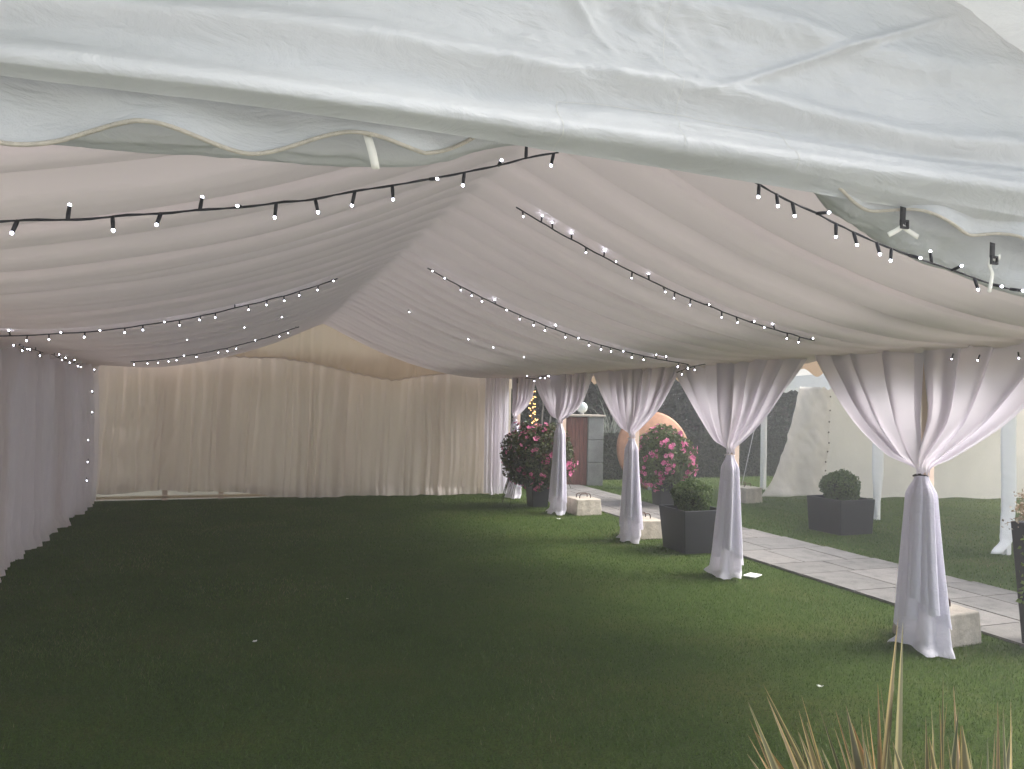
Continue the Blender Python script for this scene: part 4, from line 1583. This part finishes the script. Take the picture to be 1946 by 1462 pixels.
# ------------------------------------------------------------------ trees
def tree(name, x, y, h, w, trunk_h, label, seed, mat='tree', n=13000, leaf=0.10, group='trees behind the hedge', bark='bark'):
    r = np.random.default_rng(seed)
    root = empty(name, (x, y, 0), label, 'tree', group)
    m = MB()
    m.tube([(0, 0, -0.05), (0.03, 0, h*0.2), (-0.05, 0.04, h*0.5), (0.05, 0, h*0.85)], [h*0.03, h*0.024, h*0.016, h*0.005], 10)
    for q in range(9):
        a = q*2.4
        z0_ = max(trunk_h, h*0.15)+q*h*0.07
        L = w*0.42
        m.tube([(0, 0, z0_), (math.cos(a)*L*0.5, math.sin(a)*L*0.5, z0_+L*0.3), (math.cos(a)*L, math.sin(a)*L, z0_+L*0.5)], [h*0.010, h*0.007, h*0.002], 6)
    m.build('trunk', MT[bark], root, world=False)
    Ps, Ds = [], []
    K = 34
    cr = []
    for k in range(K):
        t_ = (k+0.5)/K
        zz = trunk_h+(h-trunk_h)*t_
        prof_ = math.sin(PI*min(1, (t_*0.8+0.18)))**0.6
        a = r.random()*2*PI
        rad = w/2*prof_*r.uniform(0.35, 0.85)
        c_ = np.array([math.cos(a)*rad, math.sin(a)*rad, zz])
        rr_ = w*r.uniform(0.13, 0.24)
        cr.append((c_, rr_))
        nn_ = int(n/K)
        p_, d_ = sphere_pts(nn_, r, 0.25, seed+k, 0.5)
        p_ = p_*rr_*np.array([1, 1, 0.75])+c_
        Ps.append(p_)
        Ds.append(d_)
    P, D = np.concatenate(Ps), np.concatenate(Ds)
    k_ = P[:, 2] > 0.05
    P, D = P[k_], D[k_]
    V, F = leafcloud(P, D, leaf, r)
    mesh_np('crown', V, F, MT[mat], root, False, {'rnd': np.clip(rnd4(r, len(P), 0.42)+np.repeat(0.15*fbm(P[:, 0], P[:, 2], 2, seed), 4), 0, 1)})
    return root


tl = [(984, 27.5, 6.5, 4.0, 'dark bushy tree at the far left of the garden, beside the corner curtain'),
      (1060, 28.5, 7.5, 4.6, 'dark bushy tree behind the red-brown door of the pillar'),
      (1140, 27.5, 6.8, 4.4, 'dark bushy tree behind the silvery spiky plant'),
      (1225, 28.5, 7.2, 4.8, 'dark bushy tree directly behind the orange disc'),
      (1318, 27.0, 6.6, 4.6, 'dark bushy tree seen in the gap right of the orange disc'),
      (1405, 27.5, 7.2, 4.8, 'dark bushy tree behind the second tied curtain'),
      (1490, 27.0, 7.0, 4.6, 'dark bushy tree behind the leg of the second tent'),
      (1580, 31.0, 8.0, 5.5, 'tall dark tree rising behind the second tent, left one'),
      (1720, 32.0, 8.0, 6.0, 'tall dark tree rising behind the second tent, right one'),
      (900, 28.0, 7.0, 5.0, 'dark tree hidden behind the back corner of the marquee')]
for k, (px, d, h, w, lab) in enumerate(tl):
    c_ = EYE+ray(px, 760)*d
    tree('evergreen_tree', c_[0], c_[1], h, w, 0.3, lab, 200+k)

# young stems with pale bark, and the one wrapped in warm lights
for k, (pxb, pxt, pyt, d, lab) in enumerate([(1028, 1033, 725, 23.5, 'slender pale stem left of the pillar, the upright one'),
                                             (1038, 1052, 725, 23.8, 'slender pale stem left of the pillar, the leaning one')]):
    b_ = EYE+ray(pxb, 900)*d
    t_ = EYE+ray(pxt, pyt)*d
    b_[2] = 0
    rt_ = empty('sapling', tuple(b_), lab, 'tree', 'slender stems beside the pillar')
    top = t_-b_
    m = MB().tube([top*q+np.array([0.02*math.sin(q*9), 0, 0]) for q in np.linspace(0, 1.5, 14)], np.linspace(0.035, 0.012, 14), 8)
    m.build('trunk', MT['pale_bark'], rt_, world=False)
    r = np.random.default_rng(300+k)
    P = top*1.35+r.standard_normal((900, 3))*np.array([0.45, 0.45, 0.35])
    V, F = leafcloud(P, r.standard_normal((900, 3)), 0.09, r)
    mesh_np('crown', V, F, MT['tree'], rt_, False, {'rnd': rnd4(r, 900)})
b_, t_ = EYE+ray(1022, 900)*23.0, EYE+ray(1009, 700)*23.0
b_[2] = 0
rt_ = empty('lit_tree', tuple(b_), 'thin dark trunk wrapped in amber lights beside the corner curtain', 'tree')
top = t_-b_
m = MB().tube([top*q+np.array([0.04*math.sin(q*7), 0, 0]) for q in np.linspace(0, 1.25, 20)], np.linspace(0.06, 0.03, 20), 8)
m.build('trunk', MT['bark'], rt_, world=False)
r = np.random.default_rng(310)
P = top*1.2+r.standard_normal((1500, 3))*np.array([0.6, 0.6, 0.4])
V, F = leafcloud(P, r.standard_normal((1500, 3)), 0.09, r)
mesh_np('crown', V, F, MT['tree'], rt_, False, {'rnd': rnd4(r, 1500)})
wl = empty('string_lights', tuple(b_), 'amber fairy lights wound round the thin trunk beside the corner curtain', 'fairy lights')
q = np.linspace(0.40, 1.02, 260)
ang = q*95
ctr = top[None, :]*q[:, None]+np.stack([0.04*np.sin(q*7), 0*q, 0*q], -1)
P = ctr+np.stack([0.085*np.cos(ang), 0.085*np.sin(ang), 0*q], -1)
m = MB().tube(P, 0.004, 4)
m.build('cable', MT['cable'], wl, world=False)
bd = MB().tube([(0, 0, -0.016), (0, 0, -0.008), (0, 0, 0.008), (0, 0, 0.016)], [0.003, 0.015, 0.015, 0.003], 6)
bo = bd.build('bulb', MT['warm'], wl, world=False)
bme = bo.data
bpy.data.objects.remove(bo)
rq = random.Random(4)
for k in range(88):
    i = int(k/88*259)
    b = bpy.data.objects.new('bulb', bme)
    b.location = P[i]+np.array([rq.uniform(-.03, .03), rq.uniform(-.03, .01), rq.uniform(-.03, .03)])
    link(b, wl)

# ------------------------------------------------------------------ second tent across the path
A0 = at_z(1905, 1055)
A1 = np.array([11.85, 11.9, 0.0])
A2 = at_z(1446, 931)
dirF = (A2-A0)/np.linalg.norm(A2-A0)
dirF[2] = 0
A1 = A0+dirF*3.45
dirB = np.array([dirF[1], -dirF[0], 0])      # away from the path, along the tent's width
B0, B1 = at_z(1457, 946), at_z(1905, 948)
t2 = empty('second_marquee', (float(A1[0]), float(A1[1]), 0), 'white tent with cream walls across the path, its near side open', 'marquee')
def leg(P, w=0.10, top=2.72):
    m = MB()
    m.box(P[0]-w/2, P[1]-w/2, 0, P[0]+w/2, P[1]+w/2, top)
    return m.build('tent_leg', MT['whitepole'], t2, smooth=False, bevel=0.008)
leg(A0+dirB*0.06)
leg(A1+dirB*0.06)
leg(A2+dirB*0.06, 0.12)
leg(A0-dirF*3.3)

def wall(P, Q, z0f, z1, name, mat, seed, nu=160, nv=50, amp=0.03):
    s, t = np.linspace(0, 1, nu), np.linspace(0, 1, nv)
    S, T_ = np.meshgrid(s, t, indexing='ij')
    L = np.linalg.norm(Q-P)
    nrm = np.cross((Q-P)/L, [0, 0, 1.0])
    D_ = amp*fbm(S*L*0.8, T_*2, 3, seed)+0.02*creases(S*L*1.0, T_*3, seed+1, 3)*0.6+0.02*np.sin(T_*16+S*2)*0.5
    z0_ = z0f(S)
    Zz = z0_+(z1-z0_)*T_
    V_ = P[None, None]+(Q-P)[None, None]*S[..., None]+nrm*D_[..., None]
    V_[..., 2] = Zz
    m = MB()
    m.grid(V_)
    return m.build(name, mat, t2)


corner = A2+dirB*0.15
Bend = corner+dirB*7.0
# the far wall shows its inner face
far0 = at_z(1566, 947)
far1 = far0+(B1-B0)/np.linalg.norm(B1-B0)*7.6
wall(far0, far1, lambda s: 0.02+0.02*np.sin(s*30)+0*s, 2.75, 'tent_wall', MT['canvas_far'], 81)
# long back wall beyond the frame
wall(far1, far1-dirF*10, lambda s: 0.02+0*s, 2.75, 'tent_wall', MT['canvas_far'], 85)
# loose door flap hanging at a slant near the corner, in front of the far wall
fa = np.array([at_y(a_, b_, yy_) for a_, b_, yy_ in [(1520, 735, 13.9), (1506, 800, 13.9), (1490, 850, 13.9), (1474, 900, 13.9), (1452, 945, 13.9)]])
s = np.linspace(0, 1, 60)
Lz = np.interp(s, np.linspace(0, 1, 5), fa[:, 2])
Lx = np.interp(s, np.linspace(0, 1, 5), fa[:, 0])
rt2 = at_y(1578, 800, 13.9)[0]
T_ = np.linspace(0, 1, 60)
S, TT = np.meshgrid(s, T_, indexing='ij')
X = Lx[:, None]*(1-TT)+(rt2+0.25*smoothstep(0.2, 0.9, S)*0-0.12*S)*TT
Z = np.broadcast_to(np.maximum(Lz, 0.03)[:, None], X.shape).copy()
Yf = 13.9+0.06*fbm(X*2, Z*1.5, 3, 91)+0.045*np.sin(TT*11-S*5)*S+0.05*creases(X*1.5+Z, Z*2, 93, 3)*0.4
fm = MB()
fm.grid(np.stack([X, Yf, Z], -1))
o = fm.build('door_flap', MT['canvas_far'], t2)
solidify(o, 0.004)
# eyelets along the flap's edge
m = MB()
for k in range(9):
    q = k/9*0.85+0.08
    i = int(q*59)
    px_, py_, pz_ = X[i, -3], Yf[i, -3]-0.012, Z[i, -3]
    m.tube([(px_, py_-0.004, pz_), (px_, py_+0.004, pz_)], 0.018, 10)
m.build('eyelets', MT['rebar'], t2)
# white weatherstrips on the front legs
def strip(P, name, w, seed, curl=False, z0_=0.25):
    n = 60
    z = np.linspace(2.7, z0_, n)
    x = P[0]+0.006*np.sin(z*4+seed)
    y = P[1]-0.09+0.004*np.sin(z*5)
    if curl:
        k = smoothstep(0.75, z0_, z)
        x = x-0.10*k-0.20*smoothstep(0.25, z0_, z)
        y = y-0.05*k
    a_ = np.array([r0[0], r0[1], 0])
    tap = np.where(z < 0.9, np.interp(z, [z0_, 0.9], [0.25 if not curl else 0.8, 1]), 1)
    U = np.linspace(-0.5, 0.5, 8)
    V_ = np.zeros((n, 8, 3))
    for j, u_ in enumerate(U):
        V_[:, j, 0] = x+a_[0]*w*u_*tap
        V_[:, j, 1] = y+a_[1]*w*u_*tap-0.02*math.cos(u_*3)+0.006*np.sin(z*40+u_*3)*(vnoise(z*4, 0*z, seed))
        V_[:, j, 2] = z
    m = MB()
    m.grid(V_)
    o = m.build(name, MT['whitepole'], t2)
    solidify(o, 0.003)


strip(A1, 'weather_strip', 0.23, 1, z0_=0.08)
strip(A0, 'weather_strip', 0.24, 3, curl=True, z0_=0.06)
strip(A2, 'weather_strip', 0.16, 5, z0_=0.03)
# valance and roof
def vstrip(P, Q, z1, z0_, per, seed):
    L = np.linalg.norm(Q-P)
    n = int(L*60)
    S, T_ = np.meshgrid(np.linspace(0, 1, n), np.linspace(0, 1, 10), indexing='ij')
    zb_ = z0_-0.045*np.cos(S*L*2*PI/per)
    nrm = np.cross((Q-P)/L, [0, 0, 1.0])
    V_ = P[None, None]+(Q-P)[None, None]*S[..., None]+nrm*(0.02*np.sin(S*L*5)*T_)[..., None]
    V_[..., 2] = z1*(1-T_)+zb_*T_
    m = MB()
    m.grid(V_)
    m.build('valance', MT['valance_white'], t2)


F0 = A0-dirF*3.4-dirB*0.12
F1 = A2+dirF*0.1-dirB*0.12
vstrip(F0, F1, 2.98, 2.66, 0.42, 1)
W2 = 7.2
G0, G1 = F0+dirB*W2, F1+dirB*W2
vstrip(F1, G1, 2.98, 2.66, 0.42, 2)
ridge0, ridge1 = (F0+G0)/2, (F1+G1)/2
rf = MB()
for (P, Q, zz) in ((F0, F1, 0), (G0, G1, 0)):
    S, T_ = np.meshgrid(np.linspace(0, 1, 60), np.linspace(0, 1, 20), indexing='ij')
    RP = ridge0 if P is F0 else ridge0
    Va = P[None, None]+(Q-P)[None, None]*S[..., None]
    Vr = ridge0[None, None]+(ridge1-ridge0)[None, None]*S[..., None]
    V_ = Va*(1-T_[..., None])+Vr*T_[..., None]
    V_[..., 2] = 2.98+T_*1.25-0.08*np.sin(PI*T_)*np.abs(np.sin(S*PI*4))
    rf.grid(V_)
rf.build('roof', MT['canvas_far'], t2)
# guy rope at the far leg
m = MB().tube([(cb[0]-0.1, cb[1]+0.3, 0.40), (A2[0]-0.02, A2[1], 2.5)], 0.009, 6)
m.build('guy_rope', MT['metal'], t2)

# ------------------------------------------------------------------ litter on the lawn
def scrap(px, py, s, name, label, mat, cat, seed):
    r = np.random.default_rng(seed)
    P = at_z(px, py, 0.04)
    S, T_ = np.meshgrid(np.linspace(-1, 1, 9), np.linspace(-1, 1, 9), indexing='ij')
    rad = np.sqrt(S**2+T_**2)
    X = P[0]+s*(S*0.9)*(1+0.4*vnoise(T_*2, S, seed))
    Yy = P[1]+s*(T_*0.7)*(1+0.4*vnoise(S*2, T_, seed+3))
    Z = 0.035+s*0.35*(0.5+fbm(S*1.8, T_*1.8, 2, seed))
    m = MB()
    m.grid(np.stack([X, Yy, Z], -1))
    o = m.build(name, MT[mat], smooth=False)
    solidify(o, 0.002)
    return tag(o, label, cat)


scrap(1557, 1303, 0.022, 'paper_scrap', 'crumpled white paper scrap on the grass left of the spiky plant', 'scrap', 'litter', 1)
scrap(484, 1218, 0.018, 'paper_scrap', 'tiny white scrap on the dark grass in the left half of the lawn', 'scrap', 'litter', 2)
scrap(660, 1137, 0.012, 'fallen_leaf', 'tiny pale fallen leaf on the dark grass near the middle', 'fallen', 'leaf', 3)
scrap(1062, 986, 0.030, 'paper_scrap', 'small white scrap on the grass just below the fourth curtain tail', 'scrap', 'litter', 4)
scrap(1232, 1085, 0.012, 'fallen_leaf', 'tiny pale fallen leaf on the grass left of the second curtain tail', 'fallen', 'leaf', 5)

# ------------------------------------------------------------------ added haze volume that imitates lens veil
HAZE = 0.0058
if HAZE:
    w = NT('lens_veil_haze')
    pv = w.n('ShaderNodeVolumePrincipled', {'Color': (0.92, 0.92, 0.95, 1), 'Density': HAZE, 'Anisotropy': 0.3})
    w.t.links.new(pv.outputs[0], w.out.inputs['Volume'])
    m = MB()
    m.box(-170, -165, -1.5, 180, 185, 12.0)
    tag(m.build('haze', w.m, smooth=False), 'faint pale haze volume added to imitate lens veil', None, None, 'stuff')
    scene.cycles.volume_bounces = 1
